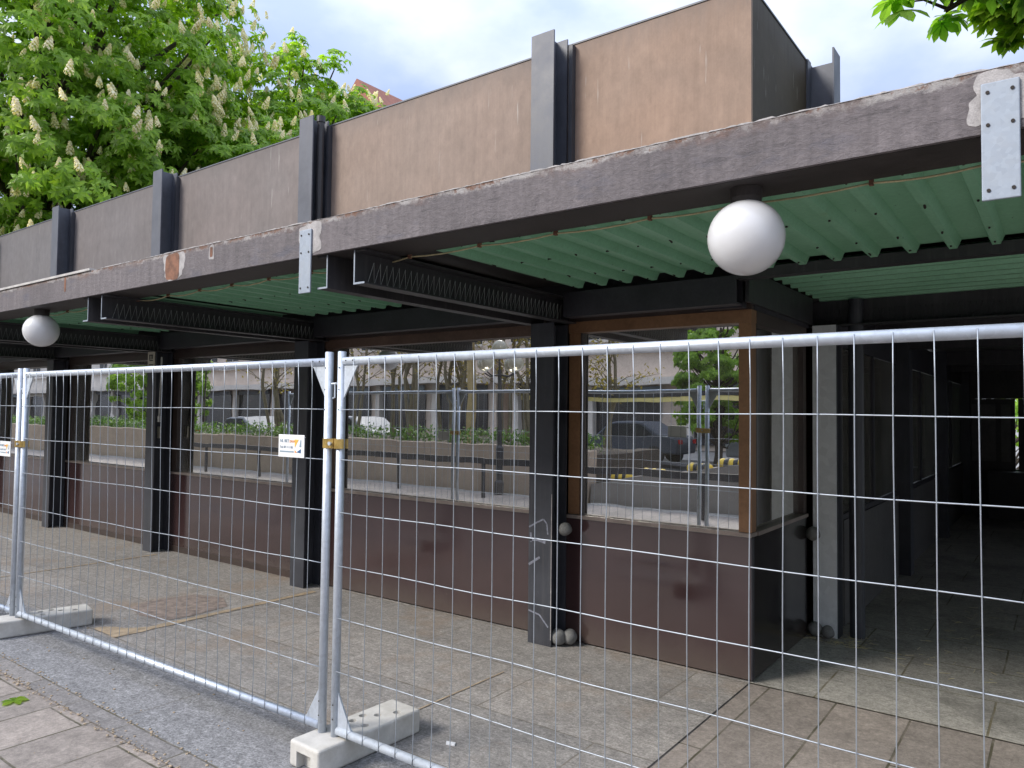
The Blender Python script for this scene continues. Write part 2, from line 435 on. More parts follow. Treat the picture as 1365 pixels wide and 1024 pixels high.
M['leaf'] = leaf_mat('chestnut_leaf', [(.125, .23, .022), (.22, .38, .04), (.33, .50, .07)], .5)
M['leaf_near'] = leaf_mat('near_leaf', [(.12, .25, .04), (.17, .32, .055), (.22, .39, .07)], .65, .38)
M['leaf_lime'] = leaf_mat('lime_leaf', [(.16, .30, .03), (.24, .40, .04), (.32, .48, .06)], .6)
M['leaf_yellow'] = leaf_mat('young_leaf', [(.16, .13, .03), (.24, .19, .05), (.30, .24, .06)], .4)
M['leaf_hedge'] = leaf_mat('hedge_leaf', [(.05, .12, .02), (.09, .19, .03), (.15, .26, .05)], .3)
M['petal'] = leaf_mat('cream_petal', [(.62, .52, .33), (.78, .70, .50), (.80, .76, .62)], .3, .6)

# ------------------------------------------------------------------ camera
F_PX = 992.5
cam = bpy.data.cameras.new('camera'); co = bpy.data.objects.new('camera', cam); COL.objects.link(co)
yaw, pit, rol = -0.640022, 0.036971, 0.011065
fw = Vector((math.sin(yaw), math.cos(yaw), 0)); rt = Vector((math.cos(yaw), -math.sin(yaw), 0)); up = Vector((0, 0, 1))
f2 = fw * math.cos(pit) + up * math.sin(pit); u2 = up * math.cos(pit) - fw * math.sin(pit)
r3 = rt * math.cos(rol) + u2 * math.sin(rol); u3 = u2 * math.cos(rol) - rt * math.sin(rol)
mw = Matrix.Identity(4)
for i in range(3):
    mw[i][0] = r3[i]; mw[i][1] = u3[i]; mw[i][2] = -f2[i]
mw[0][3], mw[1][3], mw[2][3] = 0, 0, 1.73
co.matrix_world = mw
cam.sensor_fit = 'HORIZONTAL'; cam.sensor_width = 36; cam.lens = 36 * F_PX / 1365
cam.clip_start = .05; cam.clip_end = 2000
S.camera = co

# ------------------------------------------------------------------ world and sun
SUN_EL, SUN_AZ = R(36), Vector((-.55, -.83))     # horizontal direction towards the sun
w = bpy.data.worlds.new('World'); S.world = w; w.use_nodes = True
nt = w.node_tree; nt.nodes.clear()
wo = nt.nodes.new('ShaderNodeOutputWorld'); bg = nt.nodes.new('ShaderNodeBackground')
sky = nt.nodes.new('ShaderNodeTexSky'); sky.sky_type = 'NISHITA'; sky.sun_disc = False
sky.sun_elevation = SUN_EL; sky.sun_rotation = math.atan2(SUN_AZ.x, SUN_AZ.y)
sky.air_density = 1.0; sky.dust_density = 1.5; sky.ozone_density = 1.2
tc = nt.nodes.new('ShaderNodeTexCoord'); mp = nt.nodes.new('ShaderNodeMapping'); mp.inputs['Scale'].default_value = (1, 1, 1.9); mp.inputs['Location'].default_value = (.35, .1, .2)
nz = nt.nodes.new('ShaderNodeTexNoise'); nz.inputs['Scale'].default_value = 2.3; nz.inputs['Detail'].default_value = 7; nz.inputs['Roughness'].default_value = .52; nz.inputs['Distortion'].default_value = .3
rp = nt.nodes.new('ShaderNodeValToRGB'); rp.color_ramp.elements[0].position = .34; rp.color_ramp.elements[1].position = .66
rp.color_ramp.elements[0].color = (.45, .45, .45, 1); rp.color_ramp.elements[1].color = (.97, .97, .97, 1)
n2 = nt.nodes.new('ShaderNodeTexNoise'); n2.inputs['Scale'].default_value = 3.4; n2.inputs['Detail'].default_value = 6
r2 = nt.nodes.new('ShaderNodeValToRGB'); r2.color_ramp.elements[0].position = .35; r2.color_ramp.elements[1].position = .58
r2.color_ramp.elements[0].color = (3.2, 3.75, 5.5, 1); r2.color_ramp.elements[1].color = (5.5, 5.75, 6.4, 1)
mx = nt.nodes.new('ShaderNodeMix'); mx.data_type = 'RGBA'
L = nt.links.new
L(tc.outputs['Generated'], mp.inputs['Vector']); L(mp.outputs[0], nz.inputs['Vector']); L(mp.outputs[0], n2.inputs['Vector'])
L(nz.outputs['Fac'], rp.inputs[0]); L(n2.outputs['Fac'], r2.inputs[0])
L(rp.outputs[0], mx.inputs[0]); L(sky.outputs[0], mx.inputs[6]); L(r2.outputs[0], mx.inputs[7])
sxyz = nt.nodes.new('ShaderNodeSeparateXYZ'); L(tc.outputs['Generated'], sxyz.inputs[0])
r3_ = nt.nodes.new('ShaderNodeMapRange'); r3_.inputs['From Min'].default_value = .35; r3_.inputs['From Max'].default_value = 1.0
r3_.inputs['To Min'].default_value = 1.0; r3_.inputs['To Max'].default_value = 2.4; L(sxyz.outputs['Z'], r3_.inputs['Value'])
vm = nt.nodes.new('ShaderNodeVectorMath'); vm.operation = 'SCALE'; L(mx.outputs[2], vm.inputs[0]); L(r3_.outputs[0], vm.inputs['Scale'])
L(vm.outputs[0], bg.inputs['Color']); bg.inputs['Strength'].default_value = .08
L(bg.outputs[0], wo.inputs['Surface'])
sl = bpy.data.lights.new('sun', 'SUN'); sl.energy = 1.5; sl.angle = R(18); sl.color = (1, .95, .87)
so = bpy.data.objects.new('sun', sl); COL.objects.link(so)
sd = Vector((SUN_AZ.x, SUN_AZ.y, 0)).normalized() * math.cos(SUN_EL) + Vector((0, 0, math.sin(SUN_EL)))
so.rotation_euler = sd.to_track_quat('Z', 'Y').to_euler(); so.location = (-20, -20, 30)
S.view_settings.view_transform = 'Standard'; S.view_settings.look = 'None'; S.view_settings.gamma = 1
S.view_settings.exposure = 1.36
S.cycles.max_bounces = 10; S.cycles.diffuse_bounces = 5; S.cycles.glossy_bounces = 5; S.cycles.transparent_max_bounces = 24
S.cycles.caustics_reflective = False; S.cycles.caustics_refractive = False

# ------------------------------------------------------------------ ground
def sheet(name, x0, x1, y0, y1, z, mat):
    o = MB().add([(x0, y0, z), (x1, y0, z), (x1, y1, z), (x0, y1, z)], [(0, 1, 2, 3)]).build(name, mat)
    o['kind'] = 'structure'; return o
sheet('ground', -400, 400, -400, 400, -.13, M['pavement'])
def slab(name, x0, x1, y0, y1, z0, z1, mat):
    o = MB().box(x0, x1, y0, y1, z0, z1).build(name, mat); o['kind'] = 'structure'; return o
slab('plaza', -60, 30, -2.9, 40, -.125, -.012, M['pavement'])
sheet('brown_paving', -60, 30, -2.5, 4.84, -.008, M['slabs'])
sheet('granite_paving', -60, -1.665, 2.10, 2.74, -.0015, M['granite'])
sheet('grey_stone_paving', -60, -1.665, 2.74, 4.86, -.0005, M['slate'])
sheet('edging_stones', -60, -3.2, 1.97, 2.10, -.001, M['edging'])
sheet('passage_floor', -1.665, 30, 4.84, 16.0, -.002, M['dark_tiles'])
def strip(name, pts, z, mat):
    o = MB().add([(x, y, z) for x, y in pts], [tuple(range(len(pts)))]).build(name, mat); o['kind'] = 'structure'; return o
def wob_strip(name, x0, y0, x1, y1, w0, w1, mat, z=.004, n=18):
    L_, R_ = [], []
    for i in range(n + 1):
        a = i / n; w_ = (w0 + (w1 - w0) * a) * random.uniform(.7, 1.2)
        x = x0 + (x1 - x0) * a; y = y0 + (y1 - y0) * a
        dx, dy = x1 - x0, y1 - y0; l = math.hypot(dx, dy); nx, ny = -dy / l, dx / l
        L_.append((x + nx * w_ / 2, y + ny * w_ / 2)); R_.append((x - nx * w_ / 2, y - ny * w_ / 2))
    m = MB(); m.v = [(x, y, z) for x, y in L_ + R_]; k = n + 1
    for i in range(n): m.f.append((i, i + 1, k + i + 1, k + i)); m.m.append(0)
    o = m.build(name, mat); o['kind'] = 'structure'; return o
wob_strip('mortar_strip', -5.79, 2.76, -5.75, 4.62, .11, .06, M['tan_joint'])
strip('mortar_patch', [(-6.12, 2.77), (-5.74, 2.77), (-5.76, 2.86), (-5.80, 2.95), (-5.83, 3.06), (-5.86, 3.0), (-5.93, 2.93), (-6.02, 2.90), (-6.10, 2.84)], .0055, M['tan_joint'])
strip('brown_patch', [(-6.5, 3.25), (-6.2, 3.18), (-5.9, 3.22), (-5.86, 3.45), (-5.9, 3.8), (-6.2, 3.95), (-6.5, 3.86), (-6.62, 3.5)], .003, M['red_patch'])
wob_strip('mortar_strip', -8.66, 2.9, -8.62, 4.6, .03, .04, M['tan_joint'])
wob_strip('mortar_strip', -3.03, 3.2, -3.02, 4.0, .012, .012, M['tan_joint'])

# street side behind the photographer (seen in the windows)
sheet('road', -400, 400, -17.5, -6.5, -.126, M['asphalt'])
slab('pavement', -400, 400, -24, -17.5, -.13, 0.0, M['pavement'])

# ------------------------------------------------------------------ the pavilion
YW = 4.84                       # wall plane
XC = [-3.17, -6.04, -8.90, -11.77, -14.63]
XR = -1.65                      # outer corner
XL = -15.2
pav = empty('pavilion', (-8.4, 4.84, 0), 0, 'low brown and black steel pavilion with green corrugated canopy behind the mesh fence', 'building')
def P(mb, name, mat, parent=pav, **k): return mb.build(name, mat, parent, **k)

# upper wall panels, one between each pair of upper posts
xs = [XR] + XC[:-1] + [XL]
for i in range(len(xs) - 1):
    a, b = xs[i + 1], xs[i]
    m = MB().box(a + (.055 if i < len(xs) - 2 else 0), b - (.055 if i else 0), YW, YW + .03, 2.70, 4.585)
    lab = ['warm tan upper wall panel at the corner', 'taupe upper wall panel between second and third posts', None, None, None][i]
    P(m, 'upper_panel', M['panel%d' % i], label=lab)
m = MB().box(XR - .03, XR, YW + .032, 8.6, 2.70, 4.585); P(m, 'side_upper_panel', panel_mat('shade_tinted_side_panel', (.045, .036, .024), (.065, .05, .032), 9.1), label='side panel of the upper wall with its shade painted in')  # this side faces away from the light; its shade is mixed into the colours
P(MB().box(XL, XR - .035, YW + .035, 8.6, 4.50, 4.57), 'upper_roof', M['soffit'])
P(MB().box(XL, XR - .035, 8.605, 8.64, 0, 4.57), 'back_wall', M['panel5'])
P(MB().box(XL - .03, XL - .002, YW, 8.64, 0, 4.575), 'end_wall', M['panel5'])
# coping line on top of the panels
P(MB().box(XL, XR + .008, YW - .006, YW + .034, 4.587, 4.600).box(XR - .034, XR + .006, YW + .036, 8.6, 4.587, 4.600), 'coping', M['steel_hi'])

# H-section columns running from the pavement up past the canopy
def hcol(m, x, z0, z1, w=.104, y0=4.63, y1=4.832):
    m.box(x - w, x + w, y0, y0 + .014, z0, z1)
    m.box(x - .006, x + .006, y0 + .0145, y1 - .0145, z0, z1)
    m.box(x - w, x + w, y1 - .014, y1, z0, z1)
for i, x in enumerate(XC):
    m = MB(); hcol(m, x, 0, 2.40); P(m, 'column', M['steel'])
    m = MB(); hcol(m, x + (-.02 if i == 0 else 0), 2.76, 4.64); P(m, 'upper_post', M['steel_hi'])
    m = MB().box(x + .115, x + .15, YW - .05, YW - .003, 2.76, 4.57); P(m, 'post_rail', M['steel'])
# rainwater pipe beside one upper post
x = XC[1] + .09
m = MB().tube([(x, 4.74, 2.76), (x, 4.74, 4.62)], .036, 14).tube([(x, 4.74, 4.60), (x, 4.74, 4.66)], .044, 14).tube([(x, 4.74, 3.55), (x, 4.74, 3.62)], .041, 14)
P(m, 'drain_pipe', M['beam'], smooth=False)
# upper post on the side face
m = MB()
y = 6.24
m.box(XR + .002, XR + .20, y - .006, y + .006, 2.76, 4.56).box(XR + .2005, XR + .214, y - .10, y + .10, 2.76, 4.64).box(XR + .002, XR + .016, y - .10, y - .0065, 2.76, 4.60)
P(m, 'upper_post', M['steel_hi'])

# plinth panels
for i in range(len(xs) - 1):
    a, b = xs[i + 1], xs[i]
    m = MB().box(a + (.008 if i < 4 else 0), b - (.008 if i else 0), YW + .003, YW + .045, 0.012, .925)
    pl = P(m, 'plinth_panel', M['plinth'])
    if i > 1: P(MB().box(a + .12, b - .12, YW - .006, YW + .002, .0, .07), 'skirting', M['brown_dark'], pl)
m = MB().box(XR - .042, XR, YW + .046, 6.13, .012, .925); P(m, 'side_plinth_panel', M['plinth_side_shade'], label='polished maroon plinth on the shaded side, painted near black for the shade')
P(MB().box(XR + .0005, XR + .004, YW + .003, YW + .04, .012, .925).box(XR - .006, XR + .004, YW - .001, YW + .0025, .012, .925), 'corner_trim', M['black_board'])
# windows -----------------------------------------------------------------
zs0, zs1 = .928, .958
def window(a, b, framemat, right_mull, i):
    m = MB()
    m.box(a, b, YW - .012, YW + .11, zs0, zs1 - .004)
    sill = None
    f = MB()
    f.box(a, b, YW + .0, YW + .10, 2.335, 2.42)                           # head
    f.box(a, a + .10, YW + .012, YW + .10, zs1, 2.334)                   # left jamb
    if right_mull: f.box(b - .085, b, YW + .0, YW + .085, zs1, 2.334)
    else: f.box(b - .10, b, YW + .012, YW + .10, zs1, 2.334)
    wn = P(f, 'window', framemat)
    P(m, 'sill', M['sill'], wn)
    r = b - (.085 if right_mull else .10)
    tw = [.0035, -.004, .006, -.005, .003][i]
    P(MB().add([(a + .101, YW + .05 - tw, zs1), (r - .001, YW + .05 + tw, zs1), (r - .001, YW + .056 + tw, zs1), (a + .101, YW + .056 - tw, zs1), (a + .101, YW + .05 - tw * .4, 2.334), (r - .001, YW + .05 + tw * 1.3, 2.334), (r - .001, YW + .056 + tw * 1.3, 2.334), (a + .101, YW + .056 - tw * .4, 2.334)], [(0, 3, 2, 1), (4, 5, 6, 7), (0, 1, 5, 4), (1, 2, 6, 5), (2, 3, 7, 6), (3, 0, 4, 7)]), 'pane', M['glass'], wn)
    # dark boards above the window head
    h = MB().box(a + .0, b, YW + .004, YW + .05, 2.422, 2.50).box(a, b, YW - .012, YW + .05, 2.502, 2.60)
    P(h, 'head_board', M['brown_dark'], wn)
    return wn
wins = []
for i in range(len(xs) - 1):
    a, b = xs[i + 1], xs[i]
    wins.append(window(a + (.106 if i < 4 else 0), b - (.106 if i else 0), M['brown'] if i == 0 else M['brown_mid'] if i == 1 else M['brown_dark'], i == 0, i))
wins[0]['label'] = 'corner window in bronze brown frame'
# jamb cover beside the corner window is dark
P(MB().box(XC[0] + .21, XC[0] + .215, YW + .01, YW + .05, zs1, 2.333), 'jamb_cover', M['brown_dark'], wins[0])
# side window round the corner
f = MB().box(XR - .09, XR, YW + .102, 6.13, 2.335, 2.42).box(XR - .085, XR, YW + .086, YW + .10, zs1, 2.334).box(XR - .085, XR - .004, 6.05, 6.13, zs1, 2.334)
sw = P(f, 'side_window', M['brown_dark'], label='dark framed side window facing the passage')
P(MB().box(XR - .095, XR + .01, YW + .112, 6.13, zs0, zs1 - .004), 'sill', M['sill'], sw)
P(MB().box(XR - .05, XR - .044, YW + .10, 6.05, zs1, 2.334), 'pane', M['glass'], sw)
P(MB().box(XR - .07, XR - .062, 5.78, 5.80, zs1, 2.334), 'glazing_bar', M['plate_cream'], sw)
P(MB().box(XR - .05, XR + .002, YW + .052, 6.2, 2.422, 2.60), 'head_board', M['black_board'], sw)

# interior room
m = MB().box(XL + .01, XR - .1, 8.5, 8.6, .02, 2.62)
P(m, 'interior_wall', M['interior'])
P(MB().box(XL + .01, XR - .1, YW + .12, 8.5, .002, .02), 'interior_floor', M['interior_floor'])
P(MB().box(XL + .01, XR - .1, YW + .12, 8.5, 2.605, 2.64), 'interior_ceiling', M['interior'])
P(MB().box(-2.55, -2.45, YW + 1.6, 8.45, .03, 2.6), 'partition', M['interior_red'])
P(MB().box(-6.02, -5.96, YW + .2, 8.45, .03, 2.6), 'partition', M['interior'])
P(MB().box(-11.8, -11.72, YW + .2, 8.45, .03, 2.6), 'partition', M['interior'])
# curtain in the third bay
m = MB(); n = 24
pts = [(-8.72 + .75 * k / n, YW + .22 + .03 * math.sin(k * 1.9)) for k in range(n + 1)]
for k in range(n):
    (x0, y0), (x1, y1) = pts[k], pts[k + 1]
    m.add([(x0, y0, .98), (x1, y1, .98), (x1, y1, 2.33), (x0, y0, 2.33)], [(0, 1, 2, 3)])
P(m, 'curtain', plain('brown_curtain', (.06, .032, .022), .9), fix=False)

# canopy --------------------------------------------------------------
YF = 2.65
XFR = 6.0
P(MB().box(XL - 6, XFR, YF, YF + .02, 2.592, 2.786), 'fascia', M['fascia'])
P(MB().box(XL - 6, XFR, YF + .0205, YF + .285, 2.590, 2.625).box(XL - 6, XFR, YF + .27, YF + .285, 2.626, 2.70), 'fascia_soffit', M['soffit'])
P(MB().box(XL - 6, XFR, YF + .0205, YW - .004, 2.715, 2.775).box(XR + .004, XFR, YW - .0035, 16, 2.715, 2.775), 'canopy_roof', M['soffit'])
P(MB().box(XL, XR - .003, YW - .02, YW - .0035, 2.604, 2.714), 'canopy_back_board', M['black_board'])
P(MB().box(XL - 6, -6.06, YF - .012, YF + .06, 2.788, 2.806), 'edge_flashing', M['flash'])
# flaky residue along the top edge to the right of the flashing
m = MB(); x = -6.0; prof = [(x, 2.7866)]; hq = .003
while x < 5.9:
    x += random.uniform(.006, .03); hq = max(.0004, min(.0065, hq + random.gauss(0, .0016)))
    prof.append((x, 2.7866 + hq * (1 if random.random() > .12 else .2)))
n = len(prof); q = len(m.v)
for (px, pz) in prof:
    d_ = random.uniform(.0, .004)
    m.v += [(px, YF - d_ - .0005, 2.7862), (px, YF - d_, pz), (px, YF + .05, pz), (px, YF + .05, 2.7862)]
for k in range(n - 1):
    for e_ in range(4):
        m.f.append((q + 4 * k + e_, q + 4 * k + (e_ + 1) % 4, q + 4 * k + 4 + (e_ + 1) % 4, q + 4 * k + 4 + e_)); m.m.append(0)
P(m, 'edge_residue', M['fascia_patch'])
# hanger plates with bolt holes
def hanger(x0, x1, z0, z1, tilt):
    y0 = YF - .012
    m = MB().box(x0, x1, y0, YF - .002, z0, z1)
    pl = P(m, 'hanger_plate', M['galv_plate'], bevel=.003)
    for px in (x0 + .018, x1 - .018):
        for pz in (z1 - .03, (z0 + z1) / 2 + .05, z0 + .03):
            P(MB().tube([(px, y0 - .003, pz), (px, y0 + .002, pz)], .0055, 10), 'bolt', M['bolt'], pl)
hanger(-.197, -.098, 2.382, 2.742, 0)
hanger(-3.480, -3.378, 2.382, 2.742, 0)
def patch(x0, x1, z0, z1, mat, name, d=.0016, j=.018):
    n = 64; pts = []; a0 = random.uniform(0, 6)
    rough_ = [random.uniform(-1, 1) for _ in range(n)]
    rough_ = [(rough_[k - 1] + rough_[k] * .8 + rough_[k - 2] + rough_[k - 3] * .6) * .4 for k in range(n)]
    for k in range(n):
        t_ = 2 * PI * k / n; cx, sx = math.cos(t_), math.sin(t_)
        q = (abs(cx) ** 5 + abs(sx) ** 5) ** (-1 / 5)
        q *= 1 - j * 4 * (.5 + .5 * math.sin(3 * t_ + a0)) + j * 2.2 * rough_[k]
        q = min(q, 1 / max(abs(cx), abs(sx), 1e-6))
        pts.append(((x0 + x1) / 2 + (x1 - x0) / 2 * q * cx, (z0 + z1) / 2 + (z1 - z0) / 2 * q * sx))
    P(MB().prism(pts, 'y', YF - d, YF + .004), name, mat)
patch(-3.50, -3.29, 2.60, 2.785, M['fascia_patch'], 'bare_patch', .0013, .05)
patch(-.235, -.06, 2.605, 2.784, M['fascia_patch'], 'bare_patch', .0013, .06)
patch(-4.99, -4.70, 2.594, 2.785, M['fascia_patch'], 'bare_patch', .0013, .05)
patch(-4.95, -4.77, 2.596, 2.778, M['rust'], 'rust_patch', .0026, .014)
patch(-4.42, -4.36, 2.68, 2.78, M['fascia_patch'], 'bare_patch', .0013, .03)
patch(-4.405, -4.375, 2.70, 2.765, M['rust'], 'rust_patch', .0026, .01)
patch(-6.52, -6.49, 2.66, 2.78, M['rust'], 'rust_patch', .002, .01)

# paired channel beams under the canopy at each column line, with bird spikes
for i, x in enumerate(XC[:4]):
    for s in (1, -1):
        xw = x + s * .108
        m = MB()
        if s > 0: m.box(xw, xw + .008, YF + .03, YW - .03, 2.402, 2.588).box(xw + .0085, xw + .085, YF + .03, YW - .03, 2.402, 2.412).box(xw + .0085, xw + .085, YF + .03, YW - .03, 2.578, 2.588)
        else: m.box(xw - .008, xw, YF + .03, YW - .03, 2.402, 2.588).box(xw - .085, xw - .0085, YF + .03, YW - .03, 2.402, 2.412).box(xw - .085, xw - .0085, YF + .03, YW - .03, 2.578, 2.588)
        bm_ = P(m, 'canopy_beam', M['beam'])
        e = MB().box(min(xw, xw + s * .008), max(xw, xw + s * .008), YF + .0265, YF + .0295, 2.402, 2.588).box(min(xw + s * .0085, xw + s * .085), max(xw + s * .0085, xw + s * .085), YF + .0265, YF + .0295, 2.402, 2.412)
        P(e, 'beam_end', M['galv_plate'], bm_)
        if s > 0:
            m = MB(); yy = YF + .10; pts = []
            while yy < YW - .2:
                xj = xw + .03
                pts += [(xj, yy, 2.414), (xj + .022, yy + .024, 2.53)]; yy += .048
                m.tube([pts[-2], pts[-1]], .0013, 4, caps=False)
                m.tube([pts[-1], (xj, yy, 2.414)], .0013, 4, caps=False)
            P(m, 'bird_spikes', M['spike'], bm_)
# inner beam parallel to the wall
for i in range(5):
    a = (XC[i] + .2) if i < 5 else 0; b = (XC[i - 1] - .2) if i else XFR
    if i == 0: b = XR - .02
    P(MB().box(a, b, 4.612, 4.626, 2.43, 2.612).box(a, b, 4.6265, 4.72, 2.43, 2.442).box(a, b, 4.6265, 4.72, 2.60, 2.612), 'inner_beam', M['black_board'])
P(MB().box(XR - .018, XFR, 4.612, 4.70, 2.585, 2.648), 'inner_beam', M['beam'])
P(MB().box(XR + .004, XR + .03, 4.71, 6.2, 2.45, 2.66), 'inner_beam', M['beam'])
P(MB().box(XR - .30, XR - .02, 4.73, 4.80, 2.42, 2.60), 'inner_beam', M['black_board'])

# corrugated sheets: ribs towards the wall
def corr(m, a, b, y0, y1, z, along='y', pitch=.195, first=0):
    prof = []; x = a
    k = 0
    while x < b:
        for dx, dz in ((0, 0), (.035, 0), (.055, .045), (.175, .045)):
            if x + dx < b: prof.append((x + dx, z + dz))
        x += pitch
    prof.append((b, prof[-1][1]))
    n0 = len(m.v)
    for (px, pz) in prof:
        if along == 'y': m.v += [(px, y0, pz), (px, y1, pz)]
        else: m.v += [(y0, px, pz), (y1, px, pz)]
    for i in range(len(prof) - 1):
        q = n0 + 2 * i
        m.f.append((q, q + 1, q + 3, q + 2)); m.m.append(0)
    return m
for i in range(5):
    a = XC[i] + .195; b = (XC[i - 1] - .195) if i else XFR
    m = corr(MB(), a, b, YF + .286, 4.60, 2.632)
    if i == 0: m = corr(MB(), -1.06 - .195 * 9 - .018, b, YF + .286, 4.60, 2.632)
    o = P(m, 'corrugated_ceiling', M['green'], fix=False)
    sc_ = MB(); x_ = (-1.06 - .195 * 9 - .018) if i == 0 else a
    while x_ < min(b, 1.0):
        for y_ in (3.05, 3.6, 4.15, 4.5): sc_.tube([(x_ + .017 + random.uniform(-.005, .005), y_ + random.uniform(-.04, .04), 2.634), (x_ + .017, y_, 2.625)], .0055, 6)
        x_ += .195
    P(sc_, 'screw', M['bolt'], o, kind='stuff')
    o.modifiers.new('Solidify', 'SOLIDIFY').thickness = -.0015
m = corr(MB(), 4.76, 6.36, XR + .05, XFR, 2.655, 'x', .195)
o = P(m, 'corrugated_ceiling', M['green'], fix=False, label='pale green corrugated ceiling sheet over the passage mouth')
o.modifiers.new('Solidify', 'SOLIDIFY').thickness = .0015
# cross beam at the back of the second bay, with spikes
bm_ = P(MB().box(XR - .02, XFR, 6.37, 6.385, 2.44, 2.655).box(XR - .02, XFR, 6.28, 6.3695, 2.44, 2.452), 'cross_beam', M['beam'])
m = MB(); x = XR
while x < 3.0:
    m.tube([(x, 6.32, 2.453), (x + .018, 6.345, 2.575)], .0016, 4, caps=False).tube([(x + .018, 6.345, 2.575), (x + .036, 6.32, 2.453)], .0016, 4, caps=False); x += .036
P(m, 'bird_spikes', plain('dull_spikes', (.07, .07, .075), .5, .5), bm_)

# grey column and dark pipe at the passage mouth
m = MB().box(XR + .03, XR + .205, 6.185, 6.199, 0, 2.44).box(XR + .10, XR + .112, 6.1995, 6.34, 0, 2.44).box(XR + .03, XR + .205, 6.3405, 6.354, 0, 2.44)
gc = P(m, 'column', M['galv_col'], label='pale grey column at the passage mouth')
P(MB().box(XR + .206, XR + .214, 6.20, 6.33, 0, 2.44), 'column_edge', M['steel'], gc)
P(MB().tube([(XR + .32, 6.34, 0), (XR + .32, 6.34, 2.65)], .056, 18), 'drain_pipe', M['steel'], smooth=False, label='dark round pipe beside the grey column')
# grey lumps stuck in the column recesses
def lump(c, r, lab):
    m = MB()
    for (dx, dy, dz, k) in c: m.ball((dx, dy, dz), r * k, 20, 12)
    o = m.build('foam_lump', M['ball'], None, smooth=True)
    me = o.data
    for v in me.vertices:
        q = v.co; v.co = q + Vector((math.sin(q.z * 90 + q.x * 40), math.cos(q.x * 80), math.sin(q.y * 70 + q.z * 50))) * .0022
    tag(o, lab, 'foam lump', 'grey round lumps at the columns')
lump([(-3.005, 4.72, .86, 1)], .05, 'grey ball at window sill height in the black column recess')
lump([(-3.05, 4.70, .062, 1.02), (-2.985, 4.76, .062, .95)], .06, 'pair of grey round lumps at the foot of the black column')
lump([(XR + .045, 6.125, .80, 1)], .055, 'dark grey ball between the side plinth and the pale grey column')
lump([(XR + .06, 6.12, .066, 1.0), (XR + .15, 6.13, .055, .9)], .055, 'grey lumps at the foot of the pale grey column')

# passage beyond: glazed dark wall, posts, far end
xp = -1.47
yy = [6.5, 9.2, 12.35, 15.5]
for k in range(3):
    y0, y1 = yy[k] + .1, yy[k + 1] - .1
    P(MB().box(xp - .05, xp - .012, y0, y1, 0.0, .86), 'passage_plinth', M['dark_in'])
    wn = P(MB().box(xp - .06, xp - .02, y0, y1, .865, .91).box(xp - .06, xp - .02, y0, y1, 2.3, 2.62).box(xp - .06, xp - .02, (y0 + y1) / 2 - .04, (y0 + y1) / 2 + .04, .915, 2.295), 'passage_window', M['black_board'])
    P(MB().box(xp - .045, xp - .039, y0, y1, .915, 2.295), 'pane', M['glass_thin'], wn)
    P(MB().box(xp - .10, xp + .10, yy[k + 1] - .1, yy[k + 1] + .1, 0, 2.66), 'passage_post', M['steel'])
P(MB().box(xp - .06, xp - .02, 6.39, 6.6, 0, 2.66), 'passage_plinth', M['dark_in'])
P(MB().box(-8, xp - .6, 10.9, 10.98, 0, 2.62), 'interior_wall', M['passage_grey'])
P(MB().box(XR - .02, XFR, 6.4, 16, 2.662, 2.70), 'passage_ceiling', M['passage_grey'])
for y in (8.0, 9.2, 12.35, 14.0): P(MB().box(xp - .02, XFR, y - .05, y + .05, 2.46, 2.66), 'passage_beam', M['beam'])
e = MB().box(-1.40, 4.0, 15.6, 15.66, 0, .82).box(-1.40, 4.0, 15.6, 15.66, 2.05, 2.66)
for a, b in ((-1.44, -1.405), (-1.385, -.715), (-.67, 4.0)): e.box(a, b, 15.602, 15.658, .822, 2.048)
P(e, 'passage_end_wall', M['dark_in'])
P(MB().box(-1.36, -1.0, 15.585, 15.599, .95, 1.95).box(-.92, -.78, 15.585, 15.599, .95, 1.95), 'passage_screen', M['passage_grey'])
P(MB().box(-1.08, -.5, 15.05, 15.5, 0, .80), 'passage_counter', M['black_board'])
# right side of the passage (outside the photograph): columns and wall further in
P(MB().box(2.3, 2.36, 12.2, 15.6, 0, 2.66), 'passage_wall', M['dark_in'])
P(MB().box(2.2, 2.4, 6.18, 6.34, 0, 2.44), 'column', M['steel'])

# notice plate and strap on the third column
x = XC[2]
pl = P(MB().box(x - .085, x + .075, 4.620, 4.628, 2.165, 2.405), 'notice_plate', M['plate_cream'], label='cream notice plate high on a column')
m = MB()
for (a, b, c, d) in ((-.05, .03, 2.36, 2.372), (-.05, -.035, 2.31, 2.36), (-.01, .0, 2.315, 2.36), (.02, .035, 2.32, 2.37), (-.04, .04, 2.295, 2.305), (-.055, .05, 2.245, 2.255), (-.05, .045, 2.215, 2.225), (-.03, -.015, 2.19, 2.215), (.015, .03, 2.19, 2.215), (-.055, .05, 2.178, 2.188)):
    m.box(x + a, x + b, 4.6165, 4.6195, c, d)
P(m, 'lettering', M['plate_ink'], pl)
m = MB().tube([(-8.62, 4.60, 2.33), (-8.625, 4.60, 2.05), (-8.635, 4.60, 1.85), (-8.64, 4.60, 1.62)], .011, 6).box(-8.66, -8.62, 4.59, 4.61, 1.56, 1.63)
o = m.build('hanging_strap', M['strap']); tag(o, 'pale strap hanging down beside the third black column', 'strap')
o = MB().box(XC[2] + .03, XC[2] + .09, 4.70, 4.715, 1.36, 1.50).build('notice_card', M['plate_cream']); tag(o, 'small pale card in the recess of the third black column', 'card')
